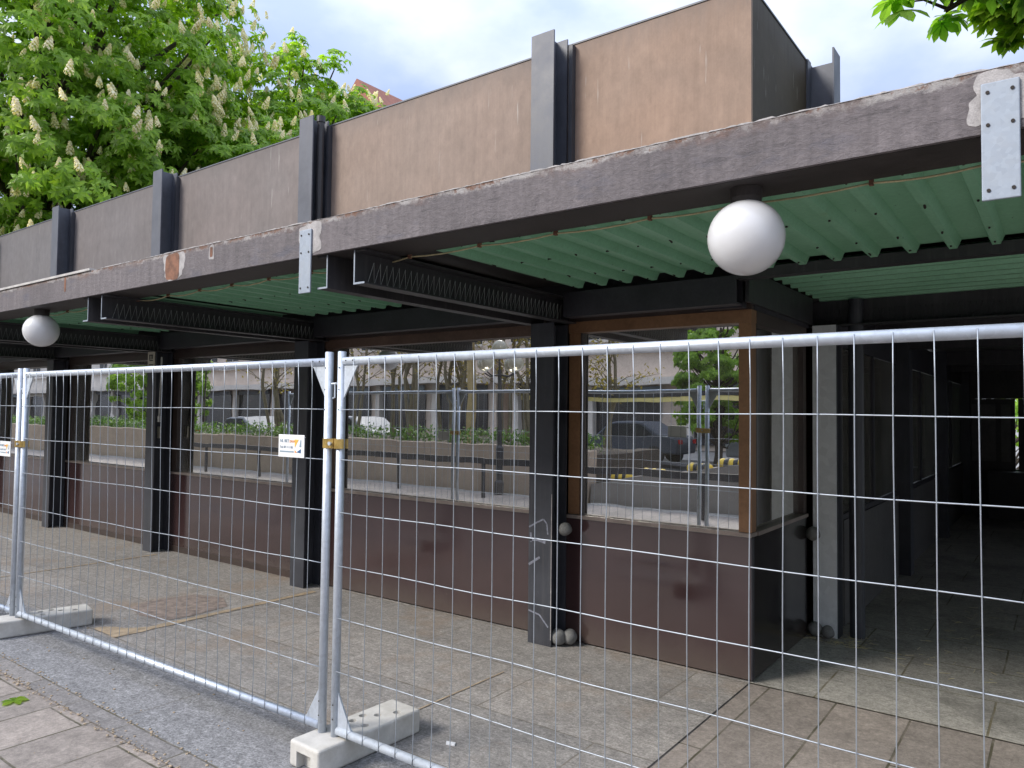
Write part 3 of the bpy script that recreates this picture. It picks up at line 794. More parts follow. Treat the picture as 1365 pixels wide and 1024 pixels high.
# scratched graffiti marks on the first column flange
SCR = plain('scratch', (.20, .21, .26), .6, 0, .5, 40)
def stroke(pts, r=.006):
    m = MB()
    for k in range(len(pts) - 1):
        (x0, z0), (x1, z1) = pts[k], pts[k + 1]
        dx, dz = x1 - x0, z1 - z0; l = math.hypot(dx, dz); nx, nz = -dz / l * r, dx / l * r
        m.add([(x0 + nx, 4.6285, z0 + nz), (x1 + nx, 4.6285, z1 + nz), (x1 - nx, 4.6285, z1 - nz), (x0 - nx, 4.6285, z0 - nz)], [(0, 1, 2, 3)])
    return m
xc = XC[0]
P(stroke([(xc - .10, .86), (xc - .03, .90), (xc + .03, .93), (xc + .06, .90), (xc + .07, .82)], .006), 'scratch_mark', SCR)
P(stroke([(xc - .09, .77), (xc - .02, .775), (xc + .05, .76)], .012), 'scratch_mark', SCR)
P(stroke([(xc - .085, .82), (xc - .08, .75)], .008), 'scratch_mark', SCR)
P(MB().box(xc + .0995, xc + .1045, 4.6275, 4.632, .05, 1.12), 'worn_edge', M['fascia_patch'])
P(stroke([(xc - .10, .58), (xc + .0, .645)], .009), 'scratch_mark', SCR)
P(stroke([(xc - .10, .24), (xc + .0, .22), (xc + .08, .14)], .006), 'scratch_mark', SCR)

# cable clipped along the inner edge of the fascia
cab = empty('cable', (-3.0, YF + .29, 2.6), 0, 'thin tan cable clipped under the canopy edge along the green ceiling', 'cable')
m = MB(); x = -7.6; y = YF + .30
pts = []
k = 0
while x < 2.0:
    sag = .018 if (x > -3 and x < 1) else .03
    seg = random.uniform(.34, .5) if x > -6 else .42
    for t_ in (0, .25, .5, .75): pts.append((x + seg * t_, y + .006, 2.584 - sag * 2.4 * t_ * (1 - t_)))
    MB().box(x - .007, x + .007, y - .010, y + .012, 2.574, 2.630).build('clip', M['rust'], cab)
    x += seg
m.tube(pts, .0042, 6)
m.build('conductor', M['cable'], cab)

# globe lamps under the fascia
def globe(x, lab, y=2.79, z=2.402):
    g = empty('globe_lamp', (x, y, z - .15), 0, lab, 'lamp', 'white globe lamps under the canopy edge')
    MB().ball((x, y, z), .143, 48, 28).build('globe', M['globe'], g, smooth=True)
    MB().tube([(x, y, z + .130), (x, y, z + .150), (x, y, z + .187)], [.055, .060, .060], 20).build('mount', M['soffit'], g)
globe(-.972, 'large white globe lamp near the corner of the brown upper wall')
globe(-7.30, 'smaller looking white globe lamp at the far left end of the canopy')

# ------------------------------------------------------------------ fence
def bend(k, t, u, amp):  # slight deformation of a wire in x
    return amp * math.sin(PI * t) * math.sin(u * 1.7 + k) if amp else 0
def fence_panel(x0, y0, x1, y1, lab, warp):
    L_ = math.hypot(x1 - x0, y1 - y0); a = math.atan2(y1 - y0, x1 - x0)
    root = empty('mesh_fence', (x0, y0, .11), a, lab, 'fence', 'mesh construction fence panels')
    Hh = 1.91                                 # local top of post
    for xx in (0, L_):
        MB().tube([(xx, 0, -.09), (xx, 0, Hh)], .0212, 18).tube([(xx, 0, Hh), (xx, 0, Hh + .002)], .0185, 18).build('post', M['galv'], root, smooth=True, local=True, fix=True)
    for zz in (1.862, .045):
        MB().tube([(.021, 0, zz), (L_ - .021, 0, zz)], .0205 if zz > 1 else .0205, 18).build('rail', M['galv'], root, smooth=True, local=True)
    for xx, s in ((.021, 1), (L_ - .021, -1)):
        for zz, sz in ((1.842, -1), (.065, 1)):
            g = MB().prism([(xx, zz), (xx + s * .105, zz), (xx + s * .09, zz + sz * .012), (xx + s * .006, zz + sz * .155), (xx, zz + sz * .165)], 'y', -.004, .004)
            g.build('gusset', M['galv'], root, local=True)
    b = MB()
    for xx, s in ((0, 1), (L_, -1)):
        for zz in (1.62, 1.72, 1.83, .10, .17):
            b.tube([(xx + s * .004, -.0208, zz), (xx + s * .004, -.0225, zz)], .0035, 8)
        for dx in (.05, .10): b.tube([(xx + s * dx, -.020, 1.864), (xx + s * dx, -.022, 1.864)], .0035, 8)
    b.build('rivet', M['bolt'], root, local=True)
    m = MB(); n = int(round(L_ / .1085)) - 1; n = max(n, 2); sp = L_ / (n + 1)
    for k in range(1, n + 1):
        xx = k * sp; amp = warp(xx / L_)
        pts = []
        ph = random.uniform(-1, 1)
        for j in range(15):
            t_ = j / 14; z = .028 + (1.872 - .028) * t_
            off = amp * math.sin(PI * t_) ** 1 * (1 if t_ < 1 else 0) * math.cos(PI * (t_ - .35)) + .0018 * ph * math.sin(PI * t_ * 3)
            yb = -.0215 if (t_ > .985 or t_ < .02) else -.0165 + (.004 * ph * math.sin(PI * t_))
            pts.append((xx + off, yb - .004 * amp / .03 * math.sin(PI * t_), z))
        m.tube(pts, .0020, 6)
    for q, zz in enumerate((1.62, 1.37, 1.112, .848, .592, .335)):
        pts = [(.018 + (L_ - .036) * t_ / 24, -.0125 + .0022 * math.sin(t_ * 1.3 + q), zz + .002 * math.sin(t_ * .9 + q * 2)) for t_ in range(25)]
        m.tube(pts, .0024, 6)
    m.build('wire_mesh', M['wire'], root, smooth=True, local=True)
    return root
fence_panel(-2.912, 2.482, .56, 2.505, 'mesh fence panel in front of the corner window and passage', lambda u: .006 * math.sin(9 * u))
fence_panel(-6.42, 2.362, -3.000, 2.474, 'mesh fence panel with a white sign and bent wires, left of the middle joint', lambda u: .05 * math.exp(-((u - .42) / .16) ** 2) + .006 * math.sin(11 * u) - .02 * math.exp(-((u - .8) / .1) ** 2))
fence_panel(-9.97, 2.315, -6.507, 2.356, 'mesh fence panel cut by the left edge of the photo', lambda u: .008 * math.sin(8 * u))

def clamp(x, y, z, lab, rz=0):
    c = empty('fence_clamp', (x, y, z), rz, lab, 'clamp', 'yellow zinc fence clamps')
    m = MB()
    for s in (-1, 1):
        n = 12; pts = []
        for k in range(n + 1):
            t_ = PI * k / n
            pts.append((s * .044 + .0285 * math.cos(t_) , -.0285 * math.sin(t_)))
        inn = [(s * .044 + .023 * math.cos(PI * k / n), -.023 * math.sin(PI * k / n)) for k in range(n, -1, -1)]
        m.prism(pts + inn, 'z', -.024, .024)
    m.box(-.016, .016, -.020, -.012, -.024, .024)
    m.box(-.073, .073, .023, .028, -.024, .024)
    m.build('jaw', M['zincyel'], c, local=True)
    MB().tube([(0, -.032, 0), (0, .036, 0)], .006, 8).tube([(0, -.034, 0), (0, -.026, 0)], .0105, 6).build('bolt', M['galv'], c, local=True)
clamp(-2.956, 2.478, 1.56, 'brass yellow clamp holding the two posts at the middle joint')
clamp(-6.463, 2.359, 1.44, 'brass yellow clamp holding the two posts at the left joint')
# hook links higher up between the posts
for x, y, lab in ((-2.956, 2.478, 'small steel hook linking the posts high at the middle joint'), (-6.463, 2.359, 'small steel hook linking the posts high at the left joint')):
    o = MB().tube([(x - .02, y - .005, 1.86), (x + .02, y - .005, 1.862), (x + .022, y - .012, 1.86)], .005, 8).tube([(x + .005, y - .006, 1.858), (x + .005, y - .006, 1.79), (x - .008, y - .006, 1.787)], .004, 8).build('hook', M['galv'])
    tag(o, lab, 'hook', 'steel hooks between fence posts')

# fence signs
def sign(cx, cy, z, rz, lab):
    s = empty('fence_sign', (cx, cy, z), rz, lab, 'sign', 'white hire signs on the fence')
    W, H = .205, .118
    MB().box(-W / 2, W / 2, -.0035, 0, 0, H).build('board', M['white_plastic'], s, local=True, bevel=.0015)
    yb = -.0048
    def poly(pts, mat, name):
        MB().prism(pts, 'y', yb, -.0036).build(name, mat, s, local=True)
    poly([(.028, .094), (.060, .094), (.030, .052)], M['sign_yellow'], 'emblem')
    poly([(.045, .028), (.078, .046), (.078, .024)], M['sign_blue'], 'emblem')
    poly([(.030, .026), (.047, .026), (.030, .040)], M['sign_orange'], 'emblem')
    poly([(.074, .092), (.080, .092), (.080, .056), (.066, .056)], M['sign_grey'], 'emblem')
    def text(body, x, zz, size, mat, name='lettering'):
        cu = bpy.data.curves.new(name, 'FONT'); cu.body = body; cu.size = size; cu.extrude = .0006
        ob = bpy.data.objects.new(name, cu); COL.objects.link(ob)
        bpy.context.view_layer.update()
        me = bpy.data.meshes.new_from_object(ob.evaluated_get(bpy.context.evaluated_depsgraph_get()))
        bpy.data.objects.remove(ob); me.name = name
        me.transform(Matrix.Translation((x, yb + .0003, zz)) @ Matrix.Rotation(PI / 2, 4, 'X'))
        me.materials.clear(); me.materials.append(mat)
        o2 = bpy.data.objects.new(name, me); COL.objects.link(o2); o2.parent = s
    text('NL BET', -.090, .078, .023, M['sign_grey'])
    text('ZAUN', -.014, .078, .0175, M['sign_orange'])
    text('Tel. 07 11 / 60', -.090, .047, .0175, M['sign_grey'])
    MB().box(-.090, .022, yb, -.0036, .026, .033).build('underline', M['sign_grey'], s, local=True)
    m = MB()
    for x in (-.09, .09): m.tube([(x, -.006, H - .012), (x, .014, H - .012)], .002, 6)
    m.build('cable_tie', M['white_plastic'], s, local=True)
af = math.atan2(.112, 3.42)
sign(-3.255, 2.447, 1.478, af, 'white hire sign with orange and blue emblem near the middle fence joint')
sign(-6.70, 2.335, 1.335, 0.01, 'white hire sign at the left edge of the photo on the outer panel')

# concrete feet
def foot(x, y, rz, lab):
    root = empty('concrete_block', (x, y, 0), rz, lab, 'concrete block', 'concrete blocks carrying the fence')
    import bmesh
    Lh, Wh, H = .335, .113, .125
    m = MB().box(-Wh, Wh, -Lh, Lh, .0, H)
    o = m.build('block', M['concrete'], root, local=True, bevel=.014, seg=3)
    # holes and the two end notches are cut as real recesses
    cut = MB()
    for hx, hy in ((.05, .0), (-.045, -.0), (.0, .13), (.05, .22), (-.055, .075)):
        cut.tube([(hx, hy, .05), (hx, hy, H + .02)], .021, 20)
    for s in (-1, 1): cut.box(-.055, .055, s * Lh - .045, s * Lh + .045, -.02, .082)
    c = cut.build('cutter', M['concrete'], None)
    c.parent = root
    bo = o.modifiers.new('Holes', 'BOOLEAN'); bo.operation = 'DIFFERENCE'; bo.object = c; bo.solver = 'EXACT'
    bpy.context.view_layer.update()
    me = bpy.data.meshes.new_from_object(o.evaluated_get(bpy.context.evaluated_depsgraph_get()))
    o.modifiers.clear(); o.data = me; me.name = 'block'
    bpy.data.objects.remove(c)
    return root
foot(-2.935, 2.655, -.03, 'pale concrete fence foot with holes under the middle joint')
foot(-6.41, 2.52, -.22, 'pale concrete fence foot under the left joint')

# small litter
def leaf_shape(m, c, d, n, L_, W_, fold=.25, seg=4, droop=.3, mi=0):
    """one leaflet: base at c, pointing d, with face normal n"""
    d = d.normalized(); n = (n - d * n.dot(d)).normalized(); s = d.cross(n)
    ws = [.12, .55, .95, .9, .0][:seg + 1] if seg == 4 else [.15, 1, 0]
    b = len(m.v)
    for i, wv in enumerate(ws):
        t_ = i / (len(ws) - 1)
        p = c + d * (L_ * t_) - n * (droop * L_ * t_ * t_)
        if wv == 0: m.v.append(tuple(p)); continue
        hw = W_ * wv / 2
        m.v += [tuple(p + s * hw + n * fold * hw), tuple(p), tuple(p - s * hw + n * fold * hw)]
    k = len(ws) - 1
    for i in range(k):
        q = b + 3 * i
        if i < k - 1:
            m.f += [(q, q + 1, q + 4, q + 3), (q + 1, q + 2, q + 5, q + 4)]
        else:
            m.f += [(q, q + 1, q + 3), (q + 1, q + 2, q + 3)]
        m.m += [mi] * 2
m = MB()
for k in range(6): leaf_shape(m, Vector((-4.98, 1.83, .0)), Vector((math.cos(k), math.sin(k), .05)), Vector((.1, .1, 1)), .075, .04, .2, 4, .1)
o = m.build('fallen_leaf', M['leaf_lime'], None, fix=False); tag(o, 'bright green fallen chestnut leaf on the brown slabs', 'leaf')
o = MB().prism([(-2.62, 2.98), (-2.57, 2.995), (-2.555, 2.97), (-2.6, 2.955)], 'z', .001, .008).build('paper_scrap', M['white_plastic']); tag(o, 'white scrap of litter on the grey paving beside the concrete foot', 'litter')
m = MB()
for k in range(260):
    # dry grass and seed bits lying in the corners
    if k < 110: x, y = random.uniform(-1.66, -1.2), 6.12 + random.uniform(-.12, .3)
    else: x, y = random.uniform(-1.1, .6), random.uniform(5.6, 8.5)
    a = random.uniform(0, 6.3); l = random.uniform(.02, .09)
    m.tube([(x, y, .004), (x + l * math.cos(a), y + l * math.sin(a), .006)], .0016, 4)
o = m.build('straw_litter', M['cable'], None); tag(o, 'scattered straw bits on the passage floor', 'litter', kind='stuff')
m = MB()
for k in range(420):
    u = random.random()
    if u < .55: x, y = random.uniform(-6.3, -3.0), 1.97 + random.gauss(0, .02)
    elif u < .8: x, y = random.uniform(-6.3, -3.0), 2.10 + random.gauss(0, .015)
    else: x, y = random.uniform(-6.5, -3), random.uniform(1.3, 3.2)
    r = random.uniform(.003, .009)
    m.ball((x, y, .001), r, 5, 4, sz=.5)
o = m.build('grit', M['tan_joint'], None); tag(o, 'loose grit and blossom bits along the edging stones', 'grit', kind='stuff')

# ------------------------------------------------------------------ trees
def rdir():
    v = Vector((random.gauss(0, 1), random.gauss(0, 1), random.gauss(0, 1)))
    return v.normalized()
def palmate(m, c, axis, size, n=6, seg=2):
    """chestnut leaf: leaflets spread round axis and drooping"""
    axis = axis.normalized()
    a = axis.cross(Vector((0, 0, 1)))
    if a.length < .05: a = Vector((1, 0, 0))
    a.normalize(); b = axis.cross(a).normalized()
    ph = random.uniform(0, 6.28)
    for k in range(n):
        t_ = ph + 2 * PI * k / n * .95
        d = (a * math.cos(t_) + b * math.sin(t_)) + axis * .12 + Vector((0, 0, -.32))
        leaf_shape(m, c, d, axis, size * random.uniform(.8, 1.1), size * .42, .18, seg, .28)
def candle(m, c, h):
    lean = Vector((random.uniform(-.45, .45), random.uniform(-.45, .45), 1))
    for k in range(40):
        t_ = (k + .5) / 40
        r = h * .33 * (1 - t_) ** .7 * min(1, .5 + t_ * 3) + .006
        a = k * 2.4
        p = c + Vector((math.cos(a) * r, math.sin(a) * r, 0)) + lean * (h * t_)
        n = Vector((math.cos(a), math.sin(a), .35)).normalized()
        s = n.cross(Vector((0, 0, 1))).normalized(); u = n.cross(s)
        q = h * .12 * random.uniform(.7, 1.3)
        m.add([p + s * q, p + u * q, p - s * q, p - u * q], [(0, 1, 2, 3)])
def chestnut(name, loc, H, rad, zlo, nclump, lpc, lab, size=.2, group='flowering chestnut trees behind the pavilion', flowers=420, seed=1, squash=None):
    random.seed(seed)
    root = empty(name, loc, 0, lab, 'tree', group)
    L_ = Vector(loc)
    cz = (H + zlo) / 2; hz = (H - zlo) / 2
    ox, oy = random.uniform(0, 9), random.uniform(0, 9)
    clumps = []
    while len(clumps) < nclump:
        d = rdir(); r = random.random() ** .25
        lob = 1 + .16 * math.sin(3 * math.atan2(d.y, d.x) + ox) * (1 - abs(d.z)) + .10 * math.sin(5 * d.z + oy) + .07 * math.sin(7 * math.atan2(d.y, d.x) + 4 * d.z + oy)
        if r < .45: continue
        p = Vector((d.x * rad * r * lob, d.y * rad * r * lob, cz + d.z * hz * r * lob))
        # leave holes where sky shows through
        hole = math.sin(p.x * 1.3 + ox) * math.sin(p.y * 1.1 + oy) * math.sin(p.z * 1.5 + ox)
        if hole > .62: continue
        clumps.append((p, d, r))
    m = MB(); fl = MB(); nf = 0
    for (p, d, r) in clumps:
        cr = random.uniform(.35, .65) * (rad / 5)
        for k in range(lpc):
            o_ = rdir(); o_.z = abs(o_.z) * .8 - .15
            c = p + o_ * cr * random.uniform(.5, 1.1)
            ax = (o_ * .6 + d * .75 + Vector((0, 0, .42)) + rdir() * .4)
            palmate(m, c, ax, size * random.uniform(.75, 1.15), random.choice([5, 6, 7]), 2)
        if r > .62 and nf < flowers and random.random() < .9:
            for q in range(random.choice([1, 2, 2])):
                e = Vector((d.x, d.y, .5)).normalized()
                candle(fl, p + e * cr * 1.0 + rdir() * cr * .5, random.uniform(.17, .29) * (size / .2)); nf += 1
    trunk = MB(); r0 = .028 * H
    trunk.tube([(0, 0, -.1), (.05, .02, zlo * .5), (0, .05, cz), (0.05, 0, H * .8)], [r0, r0 * .8, r0 * .5, r0 * .15], 10)
    for (p, d, r) in random.sample(clumps, min(60, len(clumps))):
        s = Vector((0, 0, min(max(zlo * .75, p.z - rad * .7), H * .7)))
        mid = s.lerp(p, .5) + Vector((0, 0, -.15 * rad * .3)) + rdir() * .2
        trunk.tube([s, mid, p], [r0 * .28, r0 * .17, r0 * .05], 6, caps=False)
    trunk.build('trunk', M['bark'], root, smooth=True, local=True, fix=False)
    m.build('crown', M['leaf'], root, local=True, fix=False)
    if fl.v: fl.build('blossom', M['petal'], root, local=True, fix=False, kind='stuff')
    return root
chestnut('chestnut_tree', (-20.6, 7.9, 0), 14.8, 5.2, 2.2, 1500, 15, 'tall chestnut with cream blossom candles filling the top left corner', .195, flowers=1700, seed=3)
chestnut('chestnut_tree', (-19.3, 10.6, 0), 11.0, 4.2, 2.5, 800, 15, 'chestnut in bloom with a rounded top, second from the left', .195, flowers=900, seed=5)
chestnut('chestnut_tree', (-20.6, 14.9, 0), 13.0, 4.4, 3, 800, 15, 'chestnut in bloom third from the left, behind the upper wall', .23, flowers=520, seed=8)
chestnut('chestnut_tree', (-23.5, 20.4, 0), 14.6, 4.2, 4, 700, 14, 'lowest looking chestnut at the right end of the row, beside the red roof', .24, flowers=260, seed=13)
chestnut('chestnut_tree', (-26.5, 29.0, 0), 19.3, 2.6, 8, 90, 10, 'tiny treetop peeping over the upper wall right of the red roof', .26, flowers=40, seed=21)

# near chestnut whose branches hang in at the top right (trunk stands outside the frame)
random.seed(4)
nt_ = empty('chestnut_tree', (3.6, 4.0, 0), 0, 'large leaved branch of a nearby chestnut hanging in at the top right corner', 'tree')
tr = MB().tube([(3.6, 4.0, -.1), (3.62, 4.0, 2.0), (3.7, 4.1, 4.4), (3.8, 4.2, 7.0)], [.2, .17, .13, .06], 12)
lf = MB(); fl = MB()
tips = []
def branch(pts, r0, tips_n, spread, size, mesh):
    rr = [r0 * (1 - .8 * i / (len(pts) - 1)) for i in range(len(pts))]
    tr.tube(pts, rr, 7)
    P_ = [Vector(p) for p in pts]
    for k in range(tips_n):
        u = random.uniform(.45, 1.0) ** .8 * (len(P_) - 1); i = min(int(u), len(P_) - 2)
        p = P_[i].lerp(P_[i + 1], u - i)
        e = p + Vector((random.uniform(-1, 1), random.uniform(-1, 1), random.uniform(-.25, .6))) * spread
        tr.tube([p, p.lerp(e, .55) + Vector((0, 0, .03)), e], [r0 * .16, r0 * .1, r0 * .06], 5)
        for q in range(random.choice([2, 3])):
            palmate(mesh, e + rdir() * .06, Vector((random.uniform(-.5, .5), random.uniform(-.5, .5), .8)), size * random.uniform(.8, 1.15), 7, 4)
branch([(3.65, 4.0, 3.0), (2.4, 4.15, 4.1), (1.2, 4.25, 4.4), (.3, 4.28, 4.10), (-.46, 4.22, 3.76)], .06, 64, .25, .135, lf)
branch([(3.65, 4.0, 3.4), (2.6, 4.3, 4.5), (1.6, 4.6, 4.6), (.6, 4.7, 4.3), (.0, 4.6, 4.05)], .05, 26, .30, .14, lf)
lime = MB()
branch([(3.7, 4.1, 4.3), (2.8, 5.2, 5.0), (1.6, 6.6, 5.4), (.5, 7.4, 5.25), (-.4, 7.6, 5.1)], .06, 110, .5, .16, lime)
branch([(3.7, 4.1, 4.0), (2.8, 6.0, 4.8), (1.4, 7.6, 4.75)], .06, 36, .7, .17, lime)
branch([(3.7, 4.1, 4.0), (2.0, 6.0, 5.2), (.6, 7.0, 5.35), (-.30, 7.3, 4.98)], .05, 170, .36, .15, lime)
for k in range(9): branch([(3.7, 4.1, 4.0 + k * .3), (3.7 + 1.6 * math.cos(k * .9 - 1.2), 4.1 + 1.4 * math.sin(k * .9 - 1.2), 5.0 + k * .3), (3.9 + 2.8 * math.cos(k * .9 - 1.2), 4.1 + 2.4 * math.sin(k * .9 - 1.2), 5.3 + k * .3)], .05, 16, .7, .2, lf)
for k in range(3): candle(fl, Vector((-.42 + k * .5, 4.3, 4.0 + .12 * k)), .2)
tr.build('trunk', M['bark'], nt_, smooth=True, fix=False)
lf.build('crown', M['leaf_near'], nt_, fix=False)
lime.build('far_branches', M['leaf_lime'], nt_, fix=False, label='bright yellow green branches further back')
fl.build('blossom', M['petal'], nt_, fix=False, kind='stuff')

# house with red tiled roof far behind the trees
def wall_windows(root, x0, x1, y, z0, n, rows, wmat, dy=-.03, w_=1.1, h_=1.5, pitch=3.0):
    for r in range(rows):
        for k in range(n):
            cx = x0 + (x1 - x0) * (k + .5) / n; z = z0 + r * pitch
            f = MB().box(cx - w_ / 2 - .1, cx + w_ / 2 + .1, y + dy, y + .02, z - .1, z - .004).box(cx - w_ / 2 - .1, cx + w_ / 2 + .1, y + dy, y + .02, z + h_ + .004, z + h_ + .1).box(cx - w_ / 2 - .1, cx - w_ / 2, y + dy, y + .02, z, z + h_).box(cx + w_ / 2, cx + w_ / 2 + .1, y + dy, y + .02, z, z + h_)
            wn = f.build('window', M['white_plastic'], root)
            MB().box(cx - w_ / 2, cx + w_ / 2, y + dy * .3, y + .01, z, z + h_).build('pane', wmat, wn)
M['dark_pane'] = plain('dark_pane', (.03, .035, .04), .3, 0, .2, 1, .02, .25)
M['roof_tile'] = plain('red_tile', (.26, .10, .065), .8, 0, .3, 3, .4)
M['brick_wall'] = plain('house_render', (.40, .22, .16), .85, 0, .2, 2)
hb = empty('red_roof_house', (-38.5, 36.0, 0), 0, 'distant house with a red tiled roof just above the treetops', 'house')
MB().box(-41.3, -35.7, 34, 40, 0, 21.0).build('wall', M['brick_wall'], hb)
MB().prism([(-41.7, 21.002), (-35.3, 21.002), (-38.5, 24.3)], 'y', 33.6, 40.4).build('roof', M['roof_tile'], hb)
wall_windows(hb, -41, -36, 34, 15.0, 3, 2, M['dark_pane'])
gb = empty('grey_house', (-46.0, 24.0, 0), 0, 'pale house glimpsed through gaps in the chestnut crowns', 'house')
MB().box(-52, -42, 22, 30, 0, 16.5).build('wall', plain('pale_render', (.5, .5, .5), .8, 0, .1, 2), gb)
MB().prism([(-52.5, 16.502), (-41.5, 16.502), (-47, 21.0)], 'y', 21.6, 30.4).build('roof', plain('slate_roof', (.12, .11, .12), .7), gb)
wall_windows(gb, -51.5, -42.5, 22, 4.0, 4, 4, M['dark_pane'])

# ------------------------------------------------------------------ the street behind the photographer (it fills the window reflections)
o = MB().box(-60, -7.5, -3.3, -3.0, -.12, .98).build('concrete_wall', M['wall_conc'], None, bevel=.01)
tag(o, 'low board marked concrete wall opposite the pavilion, reflected in the windows', 'wall')
def hedge(x0, x1, y0, y1, z0, z1, n, lab, mat):
    m = MB()
    for k in range(n):
        p = Vector((random.uniform(x0, x1), random.uniform(y0, y1), z0 + (z1 - z0) * random.random() ** .6 * random.uniform(.6, 1.1)))
        leaf_shape(m, p, rdir(), Vector((0, 0, 1)) + rdir() * .6, .09, .05, .2, 2, .2)
    for k in range(int((x1 - x0) * 1.5)):
        x = random.uniform(x0, x1); m.tube([(x, (y0 + y1) / 2, z0 - .05), (x + random.uniform(-.1, .1), (y0 + y1) / 2, z1)], .012, 4)
    o = m.build('hedge', mat, None, fix=False); tag(o, lab, 'hedge'); return o
hedge(-40, -7.6, -3.9, -3.2, .9, 1.32, 9000, 'low green hedge on top of the concrete wall', M['leaf_hedge'])
slab('planting_bed', -60, -7.5, -6.4, -3.305, -.12, .9, M['bark'])
# ramp beside the wall end with striped humps
o = MB().prism([(-7.45, -.1), (-1.5, -.1), (-1.5, .62), (-4.0, .95), (-7.45, .35)], 'y', -6.4, -3.0).build('garage_ramp', M['ramp_conc'], None); tag(o, 'pale concrete garage ramp wall beside the hedge', 'ramp')
hy = plain('hump_yellow', (.65, .45, .05), .6); hk = plain('hump_black', (.03, .03, .03), .6)
for k, (x, z, y) in enumerate(((-6.9, .46, -3.05), (-6.2, .57, -3.05), (-5.3, .73, -3.05), (-4.7, .83, -3.05), (-4.1, .93, -3.05))):
    h_ = empty('speed_hump', (x, y - .25, z), 0, 'yellow and black striped hump on the garage ramp, number %s up the slope' % ['one', 'two', 'three', 'four', 'five'][k], 'speed hump', 'striped humps on the ramp')
    for j in range(5): MB().ball((0, 0, 0), .1, 12, 8).tube([(-.01, 0, 0), (.01, 0, 0)], .01, 6).build('stripe', (hy if j % 2 == 0 else hk), h_, local=True, smooth=True).location = (-.16 + .08 * j, 0, .02)
# black railing
rl_ = empty('railing', (-10, -1.9, 0), 0, 'black steel railing in front of the concrete wall', 'railing')
m = MB().box(-22, -2.0, -1.93, -1.87, .66, .78)
m.build('rail', M['beam'], rl_)
for k in range(9): MB().box(-21.5 + k * 2.4, -21.44 + k * 2.4, -1.925, -1.875, 0, .66).build('post', M['beam'], rl_)
# street lamp with five globes
lp = empty('street_lamp', (-9.6, -2.6, 0), 0, 'black street lamp with five clear globes before the concrete wall', 'street lamp')
x, y = -9.6, -2.6
MB().tube([(x, y, 0), (x, y, .25), (x, y, .3), (x, y, .95), (x, y, 1.0), (x, y, 2.6)], [.11, .11, .08, .075, .05, .04], 14).build('pole', M['beam'], lp)
glm = NT('clear_globe'); glm.pbr((.75, .7, .55), .08, 0, None, .5, Transmission_Weight=.6)
for dx, dy, dz in ((0, 0, 3.05), (.42, 0, 2.72), (-.42, 0, 2.72), (0, .42, 2.72), (0, -.42, 2.72)):
    MB().tube([(x, y, 2.5), (x + dx * .6, y + dy * .6, 2.45), (x + dx, y + dy, dz - .2)], .018, 8).build('arm', M['beam'], lp)
    MB().ball((x + dx, y + dy, dz), .17, 24, 14).build('lamp_globe', glm.m, lp, smooth=True)
# height limit bar of the garage entrance
hbm = empty('height_bar', (-8, -6.0, 0), 0, 'yellow height limit bar over the garage entrance', 'barrier')
MB().box(-11.5, -3.5, -6.05, -5.95, 2.02, 2.13).build('bar', plain('cream_yellow', (.72, .62, .25), .5, 0, .1), hbm)
MB().box(-11.5, -3.5, -6.06, -5.94, 2.131, 2.25).build('frame', M['beam'], hbm)
for x in (-11.4, -3.6): MB().box(x - .05, x + .05, -6.05, -5.95, 0, 2.018).build('post', M['beam'], hbm)
o = MB().box(-12.2, -12.05, -4.7, -4.55, .9, 4.6).build('wooden_post', plain('pale_wood', (.42, .32, .15), .7, 0, .2, 5)); tag(o, 'pale wooden post standing in the planting bed', 'post')
# thin young street trees
def thin_tree(x, y, H, lab, leafm, nl, seed):
    random.seed(seed)
    root = empty('street_tree', (x, y, .0), 0, lab, 'tree', 'young street trees by the concrete wall')
    tr = MB(); lf = MB()
    for s in range(random.choice([2, 3, 4])):
        ox = random.uniform(-.5, .5)
        pts = [(ox, 0, -.1)] + [(ox + random.uniform(-.12, .12) * k, random.uniform(-.1, .1) * k, H * k / 5) for k in range(1, 6)]
        tr.tube(pts, [.06, .055, .045, .035, .025, .012], 7)
        for k in range(16):
            z = random.uniform(.35, .95) * 5; i = min(int(z), 4); p = Vector(pts[i]).lerp(Vector(pts[i + 1]), z - i)
            a = random.uniform(0, 6.28); l = random.uniform(.5, 1.5)
            e = p + Vector((math.cos(a) * l, math.sin(a) * l, random.uniform(.3, 1.1) * l))
            tr.tube([p, p.lerp(e, .5) + Vector((0, 0, .08)), e], [.014, .009, .004], 5, caps=False)
            for q in range(nl):
                c = p.lerp(e, random.uniform(.2, 1.05)) + rdir() * .14
                leaf_shape(lf, c, rdir(), Vector((0, 0, 1)) + rdir() * .5, .11, .06, .2, 2, .2)
    tr.build('trunk', M['pale_bark'], root, local=True, smooth=True, fix=False)
    lf.build('crown', leafm, root, local=True, fix=False)
k = 0
names = ['bare young tree at the wall, trunk {} of the row', ]
words = ['one', 'two', 'three', 'four', 'five', 'six', 'seven', 'eight', 'nine', 'ten', 'eleven', 'twelve']
for x, y, H in ((-20.5, -5.0, 6.2), (-18.3, -5.6, 6.8), (-16.8, -4.6, 6.0), (-15.6, -5.8, 6.6), (-14.4, -4.7, 6.4), (-13.4, -5.6, 6.2), (-12.6, -5.1, 6.5), (-11.2, -5.4, 5.8), (-10.2, -5.9, 5.6), (-8.6, -6.2, 5.4)):
    thin_tree(x, y, H, 'thin sparse young tree behind the wall, trunk %s from the far end' % words[k], M['leaf_yellow'], 10 if x < -12 else 26, 30 + k); k += 1
random.seed(77)
chestnut('green_tree', (-8.6, -13.0, 0), 5.6, 1.7, 1.0, 300, 14, 'small bushy green tree across the ramp, seen in the corner window', .15, group=None, flowers=0, seed=44)
